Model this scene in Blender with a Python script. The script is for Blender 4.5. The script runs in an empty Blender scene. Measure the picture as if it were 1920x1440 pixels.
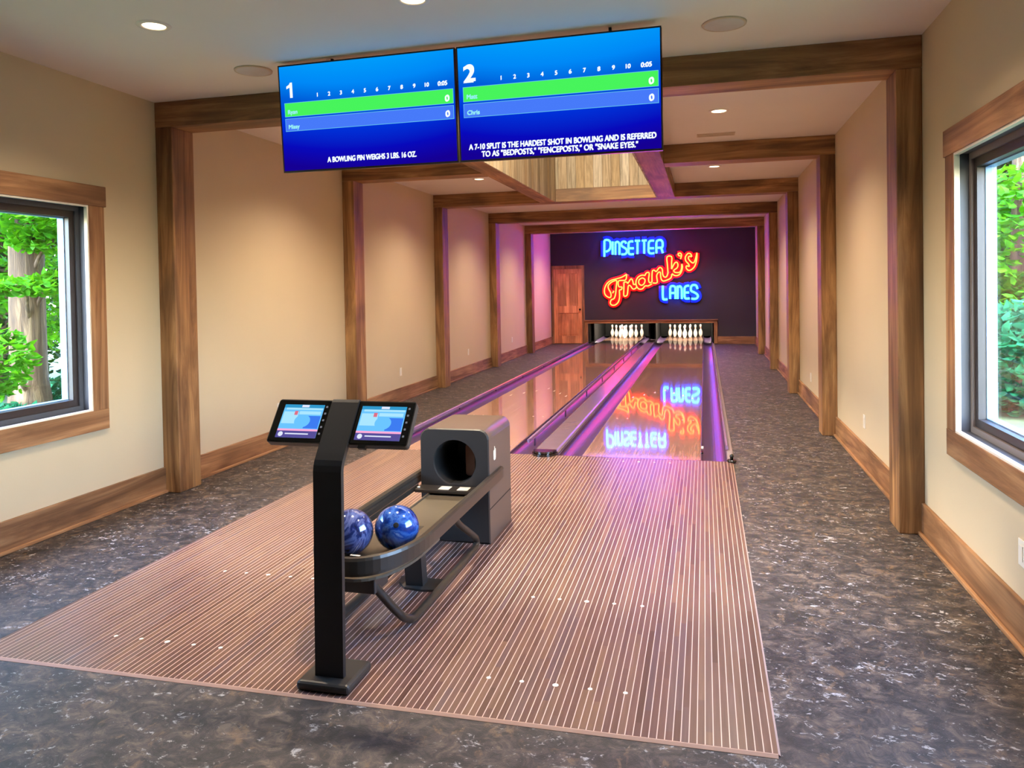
import bpy, bmesh, math, random
from mathutils import Vector, Matrix, Euler
random.seed(7)
SC = bpy.context.scene
COL = SC.collection
PI = math.pi

# ------------------------------------------------------------------ camera
cam = bpy.data.cameras.new('camera'); cam_o = bpy.data.objects.new('camera', cam); COL.objects.link(cam_o)
_r = Vector((0.96963332, 0.24396265, -0.01713036)); _u = Vector((0.01218371, 0.02177092, 0.99968874)); _f = Vector((-0.24425966, 0.96954023, -0.01813744))
cam_o.matrix_world = Matrix(((_r.x, _u.x, -_f.x, 0.0), (_r.y, _u.y, -_f.y, 0.0), (_r.z, _u.z, -_f.z, 1.5758), (0, 0, 0, 1)))
cam.sensor_width = 36.0; cam.sensor_fit = 'HORIZONTAL'
cam.lens = 1433.74 / 1920 * 36.0
cam.shift_y = -(720 - 567.07) / 1920
cam.clip_start = 0.05; cam.clip_end = 200
SC.camera = cam_o

# ------------------------------------------------------------------ world, sun, exposure
W = bpy.data.worlds.new('sky_world'); SC.world = W; W.use_nodes = True
nt = W.node_tree; nt.nodes.clear()
_sky = nt.nodes.new('ShaderNodeTexSky'); _sky.sky_type = 'NISHITA'; _sky.sun_disc = False
_sky.sun_elevation = math.radians(48); _sky.sun_rotation = math.radians(180); _sky.air_density = 1.0; _sky.dust_density = 1.0; _sky.ozone_density = 2.0
_bg = nt.nodes.new('ShaderNodeBackground'); _bg.inputs['Strength'].default_value = 6.8
_wo = nt.nodes.new('ShaderNodeOutputWorld')
nt.links.new(_sky.outputs[0], _bg.inputs[0]); nt.links.new(_bg.outputs[0], _wo.inputs[0])
sun = bpy.data.lights.new('sun', 'SUN'); sun.energy = 4.5; sun.angle = 0.02; sun.color = (1.0, 0.95, 0.85)
sun_o = bpy.data.objects.new('sun', sun); COL.objects.link(sun_o)
sun_o.rotation_euler = (math.radians(36), 0, math.radians(5))      # travels along the building, from behind the camera
SC.view_settings.view_transform = 'Standard'; SC.view_settings.look = 'None'
SC.view_settings.exposure = 0.06; SC.view_settings.gamma = 1.0; SC.view_settings.use_curve_mapping = False
SC.cycles.max_bounces = 8; SC.cycles.diffuse_bounces = 4; SC.cycles.glossy_bounces = 4; SC.cycles.transmission_bounces = 6
SC.cycles.transparent_max_bounces = 8
SC.cycles.sample_clamp_indirect = 6.0
SC.cycles.caustics_reflective = False; SC.cycles.caustics_refractive = False
DOWNLIGHT_W = 260.0; DOWNLIGHT_COL = (1.0, 0.79, 0.56)

# ------------------------------------------------------------------ material helpers
MATS = {}
def srgb(r, g, b):
    f = lambda c: (c/255/12.92) if c/255 <= 0.04045 else ((c/255+0.055)/1.055)**2.4
    return (f(r), f(g), f(b), 1)
def new_mat(name):
    m = bpy.data.materials.new(name); m.use_nodes = True; n = m.node_tree
    b = n.nodes['Principled BSDF']; return m, n, b
def ND(n, t, **kw):
    x = n.nodes.new(t)
    for k, v in kw.items(): setattr(x, k, v)
    return x
def math_n(n, op, a, b=None):
    x = n.nodes.new('ShaderNodeMath'); x.operation = op
    for i, v in enumerate((a, b)):
        if v is None: continue
        if isinstance(v, (int, float)): x.inputs[i].default_value = v
        else: n.links.new(v, x.inputs[i])
    return x.outputs[0]
def ramp(n, fac, stops, interp='LINEAR'):
    r = n.nodes.new('ShaderNodeValToRGB'); r.color_ramp.interpolation = interp
    e = r.color_ramp.elements
    while len(e) < len(stops): e.new(0.5)
    for i, (p, c) in enumerate(stops):
        e[i].position = p; e[i].color = c if len(c) == 4 else (*c, 1)
    n.links.new(fac, r.inputs[0]); return r.outputs[0]
def mix(n, fac, a, b, mode='MIX'):
    x = n.nodes.new('ShaderNodeMix'); x.data_type = 'RGBA'; x.blend_type = mode
    if isinstance(fac, (int, float)): x.inputs[0].default_value = fac
    else: n.links.new(fac, x.inputs[0])
    for i, v in ((6, a), (7, b)):
        if isinstance(v, tuple): x.inputs[i].default_value = v
        else: n.links.new(v, x.inputs[i])
    return x.outputs[2]
def objco(n, scale=(1, 1, 1), rot=(0, 0, 0), rnd=False):
    t = n.nodes.new('ShaderNodeTexCoord'); m = n.nodes.new('ShaderNodeMapping')
    src = t.outputs['Object']
    if rnd:
        oi = n.nodes.new('ShaderNodeObjectInfo'); ad = n.nodes.new('ShaderNodeVectorMath'); ad.operation = 'ADD'
        cb = n.nodes.new('ShaderNodeCombineXYZ')
        for i, k in enumerate((37.0, 91.0, 53.0)): n.links.new(math_n(n, 'MULTIPLY', oi.outputs['Random'], k), cb.inputs[i])
        n.links.new(src, ad.inputs[0]); n.links.new(cb.outputs[0], ad.inputs[1]); src = ad.outputs[0]
    m.inputs['Scale'].default_value = scale; m.inputs['Rotation'].default_value = rot
    n.links.new(src, m.inputs['Vector']); return m.outputs[0]
def noise(n, vec, scale, detail=4, rough=0.5, dist=0.0):
    x = n.nodes.new('ShaderNodeTexNoise'); x.inputs['Scale'].default_value = scale; x.inputs['Detail'].default_value = detail
    x.inputs['Roughness'].default_value = rough; x.inputs['Distortion'].default_value = dist
    n.links.new(vec, x.inputs['Vector']); return x.outputs['Fac']
def bump(n, b, h, strength=0.3, dist=0.01):
    x = n.nodes.new('ShaderNodeBump'); x.inputs['Strength'].default_value = strength; x.inputs['Distance'].default_value = dist
    n.links.new(h, x.inputs['Height']); n.links.new(x.outputs[0], b.inputs['Normal'])
def plain(name, col, rough=0.5, metal=0.0, emis=None, es=0.0, coat=0.0, vary=0.06, vs=6.0):
    m, n, b = new_mat(name)
    v = objco(n); f = noise(n, v, vs, 3)
    lo = tuple(c*(1-vary) for c in col[:3]) + (1,); hi = tuple(min(1, c*(1+vary)) for c in col[:3]) + (1,)
    n.links.new(ramp(n, f, [(0.3, lo), (0.7, hi)]), b.inputs['Base Color'])
    b.inputs['Roughness'].default_value = rough; b.inputs['Metallic'].default_value = metal
    b.inputs['Coat Weight'].default_value = coat
    if emis: b.inputs['Emission Color'].default_value = (*emis[:3], 1); b.inputs['Emission Strength'].default_value = es
    MATS[name] = m; return m
def emit(name, col, s):
    m = bpy.data.materials.new(name); m.use_nodes = True; n = m.node_tree; n.nodes.clear()
    e = n.nodes.new('ShaderNodeEmission'); e.inputs[0].default_value = (*col[:3], 1); e.inputs[1].default_value = s
    o = n.nodes.new('ShaderNodeOutputMaterial'); n.links.new(e.outputs[0], o.inputs[0]); MATS[name] = m; return m
def wood(name, axis, dark, mid, light, rough=0.55, across=9.0, along=0.7):
    m, n, b = new_mat(name)
    sc = [across]*3; sc[axis] = along
    v = objco(n, tuple(sc), rnd=True)
    f = noise(n, v, 1.0, 8, 0.62, 1.2)
    sc2 = [across*6]*3; sc2[axis] = along*1.5
    g = noise(n, objco(n, tuple(sc2), rnd=True), 1.0, 4, 0.6, 0.4)
    sc3 = [1.6]*3; sc3[axis] = 0.8
    big = noise(n, objco(n, tuple(sc3), rnd=True), 1.3, 2, 0.5, 0.6)
    c = ramp(n, f, [(0.30, dark), (0.48, mid), (0.66, light)])
    c = mix(n, 0.5, c, ramp(n, g, [(0.3, (0.62, 0.60, 0.58, 1)), (0.7, (1.25, 1.22, 1.18, 1))]), 'MULTIPLY')
    c = mix(n, 0.8, c, ramp(n, big, [(0.35, (0.55, 0.52, 0.48, 1)), (0.62, (1.25, 1.2, 1.12, 1))]), 'MULTIPLY')
    n.links.new(c, b.inputs['Base Color']); b.inputs['Roughness'].default_value = rough
    bump(n, b, f, 0.35, 0.006); MATS[name] = m; return m

D, M_, L_ = srgb(96, 66, 42), srgb(142, 104, 68), srgb(182, 142, 98)
WOOD = [wood('rustic_timber_x', 0, D, M_, L_), wood('rustic_timber_y', 1, D, M_, L_), wood('rustic_timber_z', 2, D, M_, L_)]
tD, tM, tL = srgb(104, 70, 46), srgb(146, 106, 74), srgb(180, 140, 104)
TRIMW = [wood('trim_timber_x', 0, tD, tM, tL), wood('trim_timber_y', 1, tD, tM, tL), wood('trim_timber_z', 2, tD, tM, tL)]
DOORW = wood('alder_door_wood', 2, srgb(176, 112, 76), srgb(214, 146, 104), srgb(232, 172, 128), 0.4)
BARN = wood('weathered_planks', 2, srgb(110, 96, 80), srgb(170, 150, 124), srgb(206, 190, 164), 0.7)

def wall_paint(name, col):
    m, n, b = new_mat(name)
    f = noise(n, objco(n), 1.2, 2); g = noise(n, objco(n), 90, 3)
    lo = tuple(c*0.96 for c in col[:3]) + (1,)
    n.links.new(ramp(n, f, [(0.3, lo), (0.7, col)]), b.inputs['Base Color']); b.inputs['Roughness'].default_value = 0.75
    bump(n, b, g, 0.15, 0.002); MATS[name] = m; return m
wall_paint('beige_wall_paint', srgb(208, 190, 160)); wall_paint('ceiling_paint', srgb(240, 236, 230)); wall_paint('navy_wall_paint', srgb(54, 48, 62))

def carpet_mat():
    m, n, b = new_mat('mottled_carpet')
    v = objco(n, (1.0, 1.25, 1), (0, 0, 0.75))
    base = ramp(n, noise(n, v, 9.0, 6, 0.72, 0.9), [(0.36, srgb(20, 19, 24)), (0.46, srgb(42, 38, 42)), (0.55, srgb(70, 61, 59)), (0.66, srgb(108, 93, 82))])
    patch = noise(n, v, 2.6, 3, 0.55, 0.4)
    fine = noise(n, v, 34.0, 4, 0.7, 0.8)
    mid = noise(n, objco(n, (1.0, 1.45, 1), (0, 0, 0.75)), 12.0, 5, 0.66, 0.9)
    s_ = math_n(n, 'ADD', math_n(n, 'MULTIPLY', fine, 0.42), math_n(n, 'ADD', math_n(n, 'MULTIPLY', mid, 0.42), math_n(n, 'MULTIPLY', patch, 0.16)))
    c = mix(n, ramp(n, s_, [(0.556, (0, 0, 0, 1)), (0.61, (0.95, 0.95, 0.95, 1))]), base, srgb(172, 170, 172))
    f2 = noise(n, objco(n, (1.5, 1.0, 1), (0, 0, 0.3)), 9.0, 5, 0.66, 0.6)
    c = mix(n, ramp(n, f2, [(0.58, (0, 0, 0, 1)), (0.67, (0.6, 0.6, 0.6, 1))]), c, srgb(120, 94, 70))
    f3 = noise(n, objco(n, (1.0, 1.6, 1), (0, 0, 0.95)), 15.0, 5, 0.66, 0.6)
    c = mix(n, ramp(n, f3, [(0.36, (0.85, 0.85, 0.85, 1)), (0.44, (0, 0, 0, 1))]), c, srgb(28, 27, 33))
    n.links.new(c, b.inputs['Base Color']); b.inputs['Roughness'].default_value = 0.55
    b.inputs['Specular IOR Level'].default_value = 0.6
    bump(n, b, noise(n, objco(n), 260, 2), 0.4, 0.004); MATS['mottled_carpet'] = m
carpet_mat()

def boards(name, seam_w, seam_col, cols, rough, seg, bw=0.0273, x0=0.0, coat=0.0, spec=0.5, seam_mix=1.0):
    m, n, b = new_mat(name)
    sp = n.nodes.new('ShaderNodeSeparateXYZ'); n.links.new(objco(n), sp.inputs[0])
    xs = math_n(n, 'DIVIDE', math_n(n, 'SUBTRACT', sp.outputs[0], x0), bw)
    fl = math_n(n, 'FLOOR', xs); fr = math_n(n, 'FRACT', xs)
    w1 = n.nodes.new('ShaderNodeTexWhiteNoise'); w1.noise_dimensions = '1D'; n.links.new(fl, w1.inputs['W'])
    ys = math_n(n, 'FLOOR', math_n(n, 'ADD', math_n(n, 'DIVIDE', sp.outputs[1], seg), math_n(n, 'MULTIPLY', w1.outputs['Value'], 7.0)))
    cb = n.nodes.new('ShaderNodeCombineXYZ'); n.links.new(fl, cb.inputs[0]); n.links.new(ys, cb.inputs[1])
    w2 = n.nodes.new('ShaderNodeTexWhiteNoise'); w2.noise_dimensions = '2D'; n.links.new(cb.outputs[0], w2.inputs['Vector'])
    c = ramp(n, w2.outputs['Value'], [(i/(len(cols)-1), k) for i, k in enumerate(cols)])
    g = noise(n, objco(n, (60, 2.5, 60)), 1.0, 5, 0.6, 0.6)
    c = mix(n, 0.7, c, ramp(n, g, [(0.3, (0.72, 0.70, 0.68, 1)), (0.7, (1.2, 1.2, 1.2, 1))]), 'MULTIPLY')
    sm = math_n(n, 'MULTIPLY', math_n(n, 'LESS_THAN', fr, seam_w), seam_mix)
    c = mix(n, sm, c, seam_col)
    n.links.new(c, b.inputs['Base Color']); b.inputs['Roughness'].default_value = rough
    b.inputs['Coat Weight'].default_value = coat; b.inputs['Coat Roughness'].default_value = rough*0.6
    b.inputs['Specular IOR Level'].default_value = spec
    MATS[name] = m; return m
boards('approach_boards', 0.125, srgb(218, 188, 172), [srgb(84, 58, 50), srgb(108, 78, 70), srgb(96, 68, 62), srgb(118, 88, 72), srgb(94, 72, 74)], 0.32, 0.75, coat=0.15)
boards('lane_boards', 0.10, srgb(120, 82, 62), [srgb(160, 118, 104), srgb(178, 136, 122), srgb(168, 126, 112), srgb(184, 144, 130)], 0.05, 1.6, coat=0.6, seam_mix=0.5)

plain('black_powder_coat', srgb(50, 46, 43), 0.42, vary=0.05)
plain('black_kiosk_metal', srgb(32, 30, 31), 0.45, vary=0.05)
plain('hood_plastic', srgb(92, 76, 66), 0.34, vary=0.04)
plain('hood_front_plastic', srgb(40, 36, 34), 0.45, vary=0.04)
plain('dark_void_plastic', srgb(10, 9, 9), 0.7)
plain('belt_brown', srgb(96, 52, 24), 0.6)
plain('rack_metal', srgb(64, 57, 50), 0.30, metal=0.35, vary=0.05)
plain('tray_vinyl', srgb(92, 82, 68), 0.33, vary=0.05)
plain('black_glass', srgb(8, 8, 10), 0.12)
plain('gutter_plastic', srgb(84, 66, 96), 0.33, vary=0.03)
plain('divider_capping', srgb(112, 96, 108), 0.26, vary=0.05)
plain('edge_capping', srgb(150, 136, 140), 0.3, vary=0.05)
plain('bumper_plastic', srgb(150, 120, 160), 0.22, vary=0.05)
plain('black_cap_plastic', srgb(24, 22, 22), 0.12, coat=0.7)
plain('white_plastic', srgb(236, 230, 220), 0.4, vary=0.02)
plain('sticker_white', srgb(236, 220, 196), 0.5, vary=0.02)
plain('pin_white', srgb(245, 238, 224), 0.3, vary=0.02, coat=0.4)
plain('pin_red', srgb(170, 20, 30), 0.3, vary=0.02)
plain('approach_edge', srgb(196, 160, 142), 0.4, vary=0.05)
plain('dot_white', srgb(240, 225, 205), 0.5, vary=0.02)
plain('arrow_cream', srgb(225, 200, 180), 0.3, vary=0.02)
plain('speaker_grille', srgb(205, 200, 200), 0.8, vary=0.05)
plain('vent_metal', srgb(206, 190, 170), 0.6, vary=0.03)
plain('bronze_metal', srgb(50, 36, 28), 0.35, metal=0.6)
plain('slate_jamb', srgb(72, 74, 82), 0.5, vary=0.04)
plain('sash_dark', srgb(44, 36, 36), 0.45, vary=0.05)
plain('sash_grey', srgb(122, 110, 106), 0.45, vary=0.05)
plain('white_jamb', srgb(118, 150, 188), 0.5, vary=0.02)
plain('pit_black', srgb(14, 13, 14), 0.8)
plain('tv_black', srgb(14, 14, 20), 0.3)
plain('outdoor_ground', srgb(78, 96, 66), 0.9, vary=0.4, vs=3)
emit('downlight_lens', (1.0, 0.74, 0.42), 9.0)
emit('pin_lamp_tube', (1.0, 0.86, 0.66), 6.0)
emit('well_lamp_lens', (1.0, 0.82, 0.5), 10.0)
emit('neon_blue', (0.008, 0.10, 1.0), 42.0)
emit('neon_red', (1.0, 0.032, 0.006), 32.0)
plain('blue_halo_plate', srgb(20, 60, 225), 0.5, vary=0.02); plain('red_halo_plate', srgb(205, 14, 36), 0.5, vary=0.02)  # saturated plate colours that stand in for the glow around the tubes

def glass_mat():
    m = bpy.data.materials.new('window_glass'); m.use_nodes = True; n = m.node_tree; n.nodes.clear()
    t = n.nodes.new('ShaderNodeBsdfTransparent'); t.inputs[0].default_value = (0.95, 0.98, 0.98, 1)
    g = n.nodes.new('ShaderNodeBsdfGlossy'); g.inputs['Roughness'].default_value = 0.02
    lw = n.nodes.new('ShaderNodeLayerWeight'); lw.inputs[0].default_value = 0.5
    fo = math_n(n, 'ADD', math_n(n, 'MULTIPLY', math_n(n, 'POWER', lw.outputs['Facing'], 4.0), 0.5), 0.03)
    x = n.nodes.new('ShaderNodeMixShader'); o = n.nodes.new('ShaderNodeOutputMaterial')
    n.links.new(fo, x.inputs[0]); n.links.new(t.outputs[0], x.inputs[1]); n.links.new(g.outputs[0], x.inputs[2]); n.links.new(x.outputs[0], o.inputs[0])
    MATS['window_glass'] = m
glass_mat()
def ball_mat(name, cols, off):
    m, n, b = new_mat(name)
    v = objco(n, (1, 1, 1), off)
    w = noise(n, v, 5.5, 4, 0.55, 3.5)
    n.links.new(ramp(n, w, [(0.30, cols[0]), (0.45, cols[1]), (0.55, cols[2]), (0.66, cols[1]), (0.78, cols[3])]), b.inputs['Base Color'])
    b.inputs['Roughness'].default_value = 0.12; b.inputs['Coat Weight'].default_value = 1.0; b.inputs['Coat Roughness'].default_value = 0.03
    b.inputs['Metallic'].default_value = 0.25
    MATS[name] = m
ball_mat('blue_pearl', [srgb(12, 34, 110), srgb(30, 76, 170), srgb(76, 124, 204), srgb(160, 185, 230)], (0.4, 0.2, 0.9))
ball_mat('indigo_pearl', [srgb(18, 24, 66), srgb(42, 56, 116), srgb(110, 120, 172), srgb(205, 205, 226)], (1.4, 0.7, 0.1))
def leaf_mat(name, a, bb, c):
    m, n, b = new_mat(name)
    f = noise(n, objco(n), 7.0, 4, 0.6)
    n.links.new(ramp(n, f, [(0.3, a), (0.5, bb), (0.7, c)]), b.inputs['Base Color'])
    b.inputs['Roughness'].default_value = 0.6; b.inputs['Specular IOR Level'].default_value = 0.2
    tr = n.nodes.new('ShaderNodeBsdfTranslucent'); tr.inputs[0].default_value = c
    mx = n.nodes.new('ShaderNodeMixShader'); mx.inputs[0].default_value = 0.35
    out = n.nodes['Material Output']
    n.links.new(b.outputs[0], mx.inputs[1]); n.links.new(tr.outputs[0], mx.inputs[2]); n.links.new(mx.outputs[0], out.inputs[0])
    MATS[name] = m
leaf_mat('bright_leaves', srgb(18, 72, 8), srgb(46, 116, 8), srgb(92, 158, 14))
leaf_mat('deep_leaves', srgb(7, 24, 7), srgb(14, 44, 10), srgb(34, 76, 14))
leaf_mat('teal_leaves', srgb(6, 52, 38), srgb(18, 92, 62), srgb(50, 140, 92))
def bark_mat():
    m, n, b = new_mat('bark')
    f = noise(n, objco(n, (14, 14, 1.6)), 1.0, 7, 0.65, 1.0)
    n.links.new(ramp(n, f, [(0.3, srgb(38, 28, 20)), (0.5, srgb(76, 60, 44)), (0.7, srgb(118, 100, 76))]), b.inputs['Base Color'])
    b.inputs['Roughness'].default_value = 0.9; bump(n, b, f, 0.8, 0.03); MATS['bark'] = m
bark_mat()

# ------------------------------------------------------------------ geometry helpers
class MB:
    def __init__(s): s.bm = bmesh.new()
    def box(s, x0, x1, y0, y1, z0, z1, bev=0.0, seg=2, mat=None):
        r = bmesh.ops.create_cube(s.bm, size=1.0); vs = r['verts']
        for v in vs: v.co = Vector(((x0+x1)/2 + v.co.x*(x1-x0), (y0+y1)/2 + v.co.y*(y1-y0), (z0+z1)/2 + v.co.z*(z1-z0)))
        if bev:
            es = list({e for v in vs for e in v.link_edges})
            r = bmesh.ops.bevel(s.bm, geom=es, offset=bev, segments=seg, affect='EDGES', profile=0.5)
            vs = list({v for f in r['faces'] for v in f.verts} | {v for v in vs if v.is_valid})
        return s
    def tube(s, pts, r, seg=10, smooth=0, closed=False, caps=True):
        P = [Vector(p) for p in pts]
        if smooth: P = catmull(P, smooth, closed)
        n = len(P); rings = []; up = None
        for i in range(n):
            if closed: t = (P[(i+1) % n] - P[i-1]).normalized()
            else: t = (P[min(i+1, n-1)] - P[max(i-1, 0)]).normalized()
            if up is None:
                up = Vector((0, 0, 1)) if abs(t.z) < 0.9 else Vector((1, 0, 0))
            a = (up - t*up.dot(t)).normalized(); up = a; b = t.cross(a)
            rr = r(i/(n-1)) if callable(r) else r
            rings.append([s.bm.verts.new(P[i] + (a*math.cos(2*PI*k/seg) + b*math.sin(2*PI*k/seg))*rr) for k in range(seg)])
        m = n if closed else n-1
        for i in range(m):
            A, B = rings[i], rings[(i+1) % n]
            for k in range(seg):
                f = s.bm.faces.new((A[k], A[(k+1) % seg], B[(k+1) % seg], B[k])); f.smooth = True
        if not closed and caps: s.bm.faces.new(rings[0][::-1]); s.bm.faces.new(rings[-1])
        return s
    def lathe(s, prof, c=(0, 0, 0), seg=24, cap=True):
        rings = []
        for (r, z) in prof:
            rings.append([s.bm.verts.new((c[0]+r*math.cos(2*PI*k/seg), c[1]+r*math.sin(2*PI*k/seg), c[2]+z)) for k in range(seg)])
        for A, B in zip(rings, rings[1:]):
            for k in range(seg):
                f = s.bm.faces.new((A[k], A[(k+1) % seg], B[(k+1) % seg], B[k])); f.smooth = True
        if cap:
            s.bm.faces.new(rings[0][::-1]); s.bm.faces.new(rings[-1])
        return s
    def prism(s, poly, axis, a, b, smooth=False):
        def P(u, v, w): return {0: (w, u, v), 1: (u, w, v), 2: (u, v, w)}[axis]
        A = [s.bm.verts.new(P(u, v, a)) for u, v in poly]; B = [s.bm.verts.new(P(u, v, b)) for u, v in poly]
        n = len(poly)
        s.bm.faces.new(A); s.bm.faces.new(B[::-1])
        for i in range(n):
            f = s.bm.faces.new((A[i], B[i], B[(i+1) % n], A[(i+1) % n])); f.smooth = smooth
        return s
    def quad(s, *pts):
        s.bm.faces.new([s.bm.verts.new(p) for p in pts]); return s
    def sweep(s, prof, path, closed=False, smooth=False):
        """prof: (across, up) pairs swept along a path that lies in a level plane"""
        n = len(path); rings = []
        for i in range(n):
            p = Vector(path[i])
            if closed: t = Vector(path[(i+1) % n]) - Vector(path[i-1])
            else: t = Vector(path[min(i+1, n-1)]) - Vector(path[max(i-1, 0)])
            t.z = 0; t.normalize(); a = Vector((t.y, -t.x, 0))
            rings.append([s.bm.verts.new(p + a*u + Vector((0, 0, v))) for u, v in prof])
        m = len(prof)
        for i in range(n if closed else n-1):
            A, B = rings[i], rings[(i+1) % n]
            for k in range(m):
                f = s.bm.faces.new((A[k], A[(k+1) % m], B[(k+1) % m], B[k])); f.smooth = smooth
        if not closed: s.bm.faces.new(rings[0][::-1]); s.bm.faces.new(rings[-1])
        return s
    def xf(s, M):
        bmesh.ops.transform(s.bm, matrix=M, verts=s.bm.verts); return s
    def mesh(s, name, off=None, normals=True):
        if off is not None: bmesh.ops.translate(s.bm, verts=s.bm.verts, vec=-Vector(off))
        if normals: bmesh.ops.recalc_face_normals(s.bm, faces=s.bm.faces)
        me = bpy.data.meshes.new(name); s.bm.to_mesh(me); s.bm.free(); return me
def catmull(P, k, closed=False):
    n = len(P); out = []
    for i in range(n if closed else n-1):
        g = (lambda j: P[j % n]) if closed else (lambda j: P[max(0, min(n-1, j))])
        p0, p1, p2, p3 = g(i-1), g(i), g(i+1), g(i+2)
        for j in range(k):
            t = j/k
            out.append(0.5*((2*p1) + (p2-p0)*t + (2*p0-5*p1+4*p2-p3)*t*t + (-p0+3*p1-3*p2+p3)*t**3))
    if not closed: out.append(P[-1])
    return out
def getmat(m): return m if not isinstance(m, str) else MATS[m]
def empty(name, loc, label=None, cat=None, group=None, rot=None, kind=None):
    o = bpy.data.objects.new(name, None); COL.objects.link(o); o.location = loc; o.empty_display_size = 0.1
    if rot: o.rotation_euler = rot
    if label: o['label'] = label
    if cat: o['category'] = cat
    if group: o['group'] = group
    if kind: o['kind'] = kind
    return o
def part(name, mb, mat, parent=None, local=False, label=None, kind=None):
    """a mesh given in world coordinates (or the parent's own when local=True)"""
    off = None
    if parent is not None and not local:
        q = parent; off = Vector((0, 0, 0))
        while q is not None: off += q.location; q = q.parent
    me = mb.mesh(name, off)
    o = bpy.data.objects.new(name, me); COL.objects.link(o)
    me.materials.append(getmat(mat))
    if parent is not None: o.parent = parent
    if label: o['label'] = label
    if kind: o['kind'] = kind
    return o
def single(name, mb, mat, label, cat, group=None, loc=None):
    me = mb.mesh(name, loc); o = bpy.data.objects.new(name, me); COL.objects.link(o); me.materials.append(getmat(mat))
    if loc: o.location = loc
    o['label'] = label; o['category'] = cat
    if group: o['group'] = group
    return o
def struct(name, mb, mat, parent=None):
    me = mb.mesh(name); o = bpy.data.objects.new(name, me); COL.objects.link(o); me.materials.append(getmat(mat))
    if parent: o.parent = parent
    else: o['kind'] = 'structure'
    return o
def copy_tree(o, parent=None):
    c = o.copy(); COL.objects.link(c)
    if parent is not None: c.parent = parent
    for ch in list(o.children): copy_tree(ch, c)
    return c
def text_bm(mb, s, x, z, h, w=None, align='CENTER', y=0.0, bold=0.02):
    for dx, dz in ((0, 0), (bold*h, 0), (-bold*h, 0), (bold*h, bold*h), (-bold*h, -bold*h)): text_one(mb, s, x+dx, z+dz, h, w, align, y)
def text_one(mb, s, x, z, h, w=None, align='CENTER', y=0.0):
    """lettering in the x/z plane facing -y; h = cap height, w = wanted width"""
    cu = bpy.data.curves.new('lettering', 'FONT'); cu.body = s; cu.align_x = 'LEFT'; cu.offset = 0.0; cu.extrude = 0.0
    to = bpy.data.objects.new('lettering', cu); COL.objects.link(to)
    dg = bpy.context.evaluated_depsgraph_get(); me = bpy.data.meshes.new_from_object(to.evaluated_get(dg))
    bpy.data.objects.remove(to); bpy.data.curves.remove(cu)
    if not me.vertices: return
    xs = [v.co.x for v in me.vertices]; ys = [v.co.y for v in me.vertices]
    x0, x1 = min(xs), max(xs); capscale = h/0.70
    sx = (w/(x1-x0)) if w else capscale
    W_ = (x1-x0)*sx; ox = {'CENTER': x-W_/2, 'LEFT': x, 'RIGHT': x-W_}[align]
    for v in me.vertices: v.co = Vector((ox+(v.co.x-x0)*sx, y, z-h/2+v.co.y*capscale))
    mb.bm.from_mesh(me); bpy.data.meshes.remove(me)

# ------------------------------------------------------------------ the room
L, R, ZC, ZB = -4.199, 1.314, 3.093, 2.894
YR, YE = -2.8, 21.2                                  # rear wall, end wall
PY = [5.205, 8.42, 11.61, 14.84, 18.06]              # portal fronts
PW, PD = 0.148, 0.266
AX0, AX1, AY0, FOUL = -3.150, 0.220, 2.656, 7.0      # approach
LX = {1: (-2.901, -1.834), 2: (-1.120, -0.053)}      # lanes
WX0, WX1, WY0, WY1 = -2.20, -0.68, 5.48, 11.61       # ceiling well
WIN = {'left': (2.35, 4.48, 0.765, 2.21), 'right': (2.35, 4.53, 0.765, 2.255)}
T = 0.15

f = MB(); f.box(L-T, R+T, YR-T, FOUL, -0.12, 0); f.box(L-T, -3.197, FOUL, YE+T, -0.12, 0); f.box(0.240, R+T, FOUL, YE+T, -0.12, 0)
struct('floor', f, 'mottled_carpet')
struct('floor_lane_bed', MB().box(-3.197, 0.240, FOUL, 25.4, -0.16, -0.09), 'pit_black')
c = MB()
c.box(L-T, WX0-0.02, YR-T, YE+T, ZC, ZC+0.15); c.box(WX1+0.02, R+T, YR-T, YE+T, ZC, ZC+0.15)
c.box(WX0-0.02, WX1+0.02, YR-T, WY0-0.02, ZC, ZC+0.15); c.box(WX0-0.02, WX1+0.02, WY1+0.02, YE+T, ZC, ZC+0.15)
struct('ceiling', c, 'ceiling_paint')
struct('shading_roof', MB().box(L-T-0.3, R+T+0.3, YR-0.9, 25.9, 4.47, 4.60).box(L-T-0.3, L-T, YR-0.9, 25.9, ZC+0.02, ZC+0.17).box(R+T, R+T+0.3, YR-0.9, 25.9, ZC+0.02, ZC+0.17), 'outdoor_ground')  # out of view; eaves added to keep the sun out of the side windows
def side_wall(name, x0, x1, w):
    y0, y1, z0, z1 = w; m = MB()
    m.box(x0, x1, YR-T, y0, 0, ZC); m.box(x0, x1, y1, YE+T, 0, ZC); m.box(x0, x1, y0, y1, 0, z0); m.box(x0, x1, y0, y1, z1, ZC)
    struct(name, m, 'beige_wall_paint')
side_wall('wall_left', L-T, L, WIN['left']); side_wall('wall_right', R, R+T, WIN['right'])
struct('wall_rear', MB().box(L, R, YR-T, YR, 0, ZC), 'beige_wall_paint')
m = MB(); m.box(L, -3.16, YE, YE+0.12, 0, ZC); m.box(0.235, R, YE, YE+0.12, 0, ZC); m.box(-3.16, 0.235, YE, YE+0.12, 0.57, ZC)
struct('wall_end', m, 'navy_wall_paint')

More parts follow.
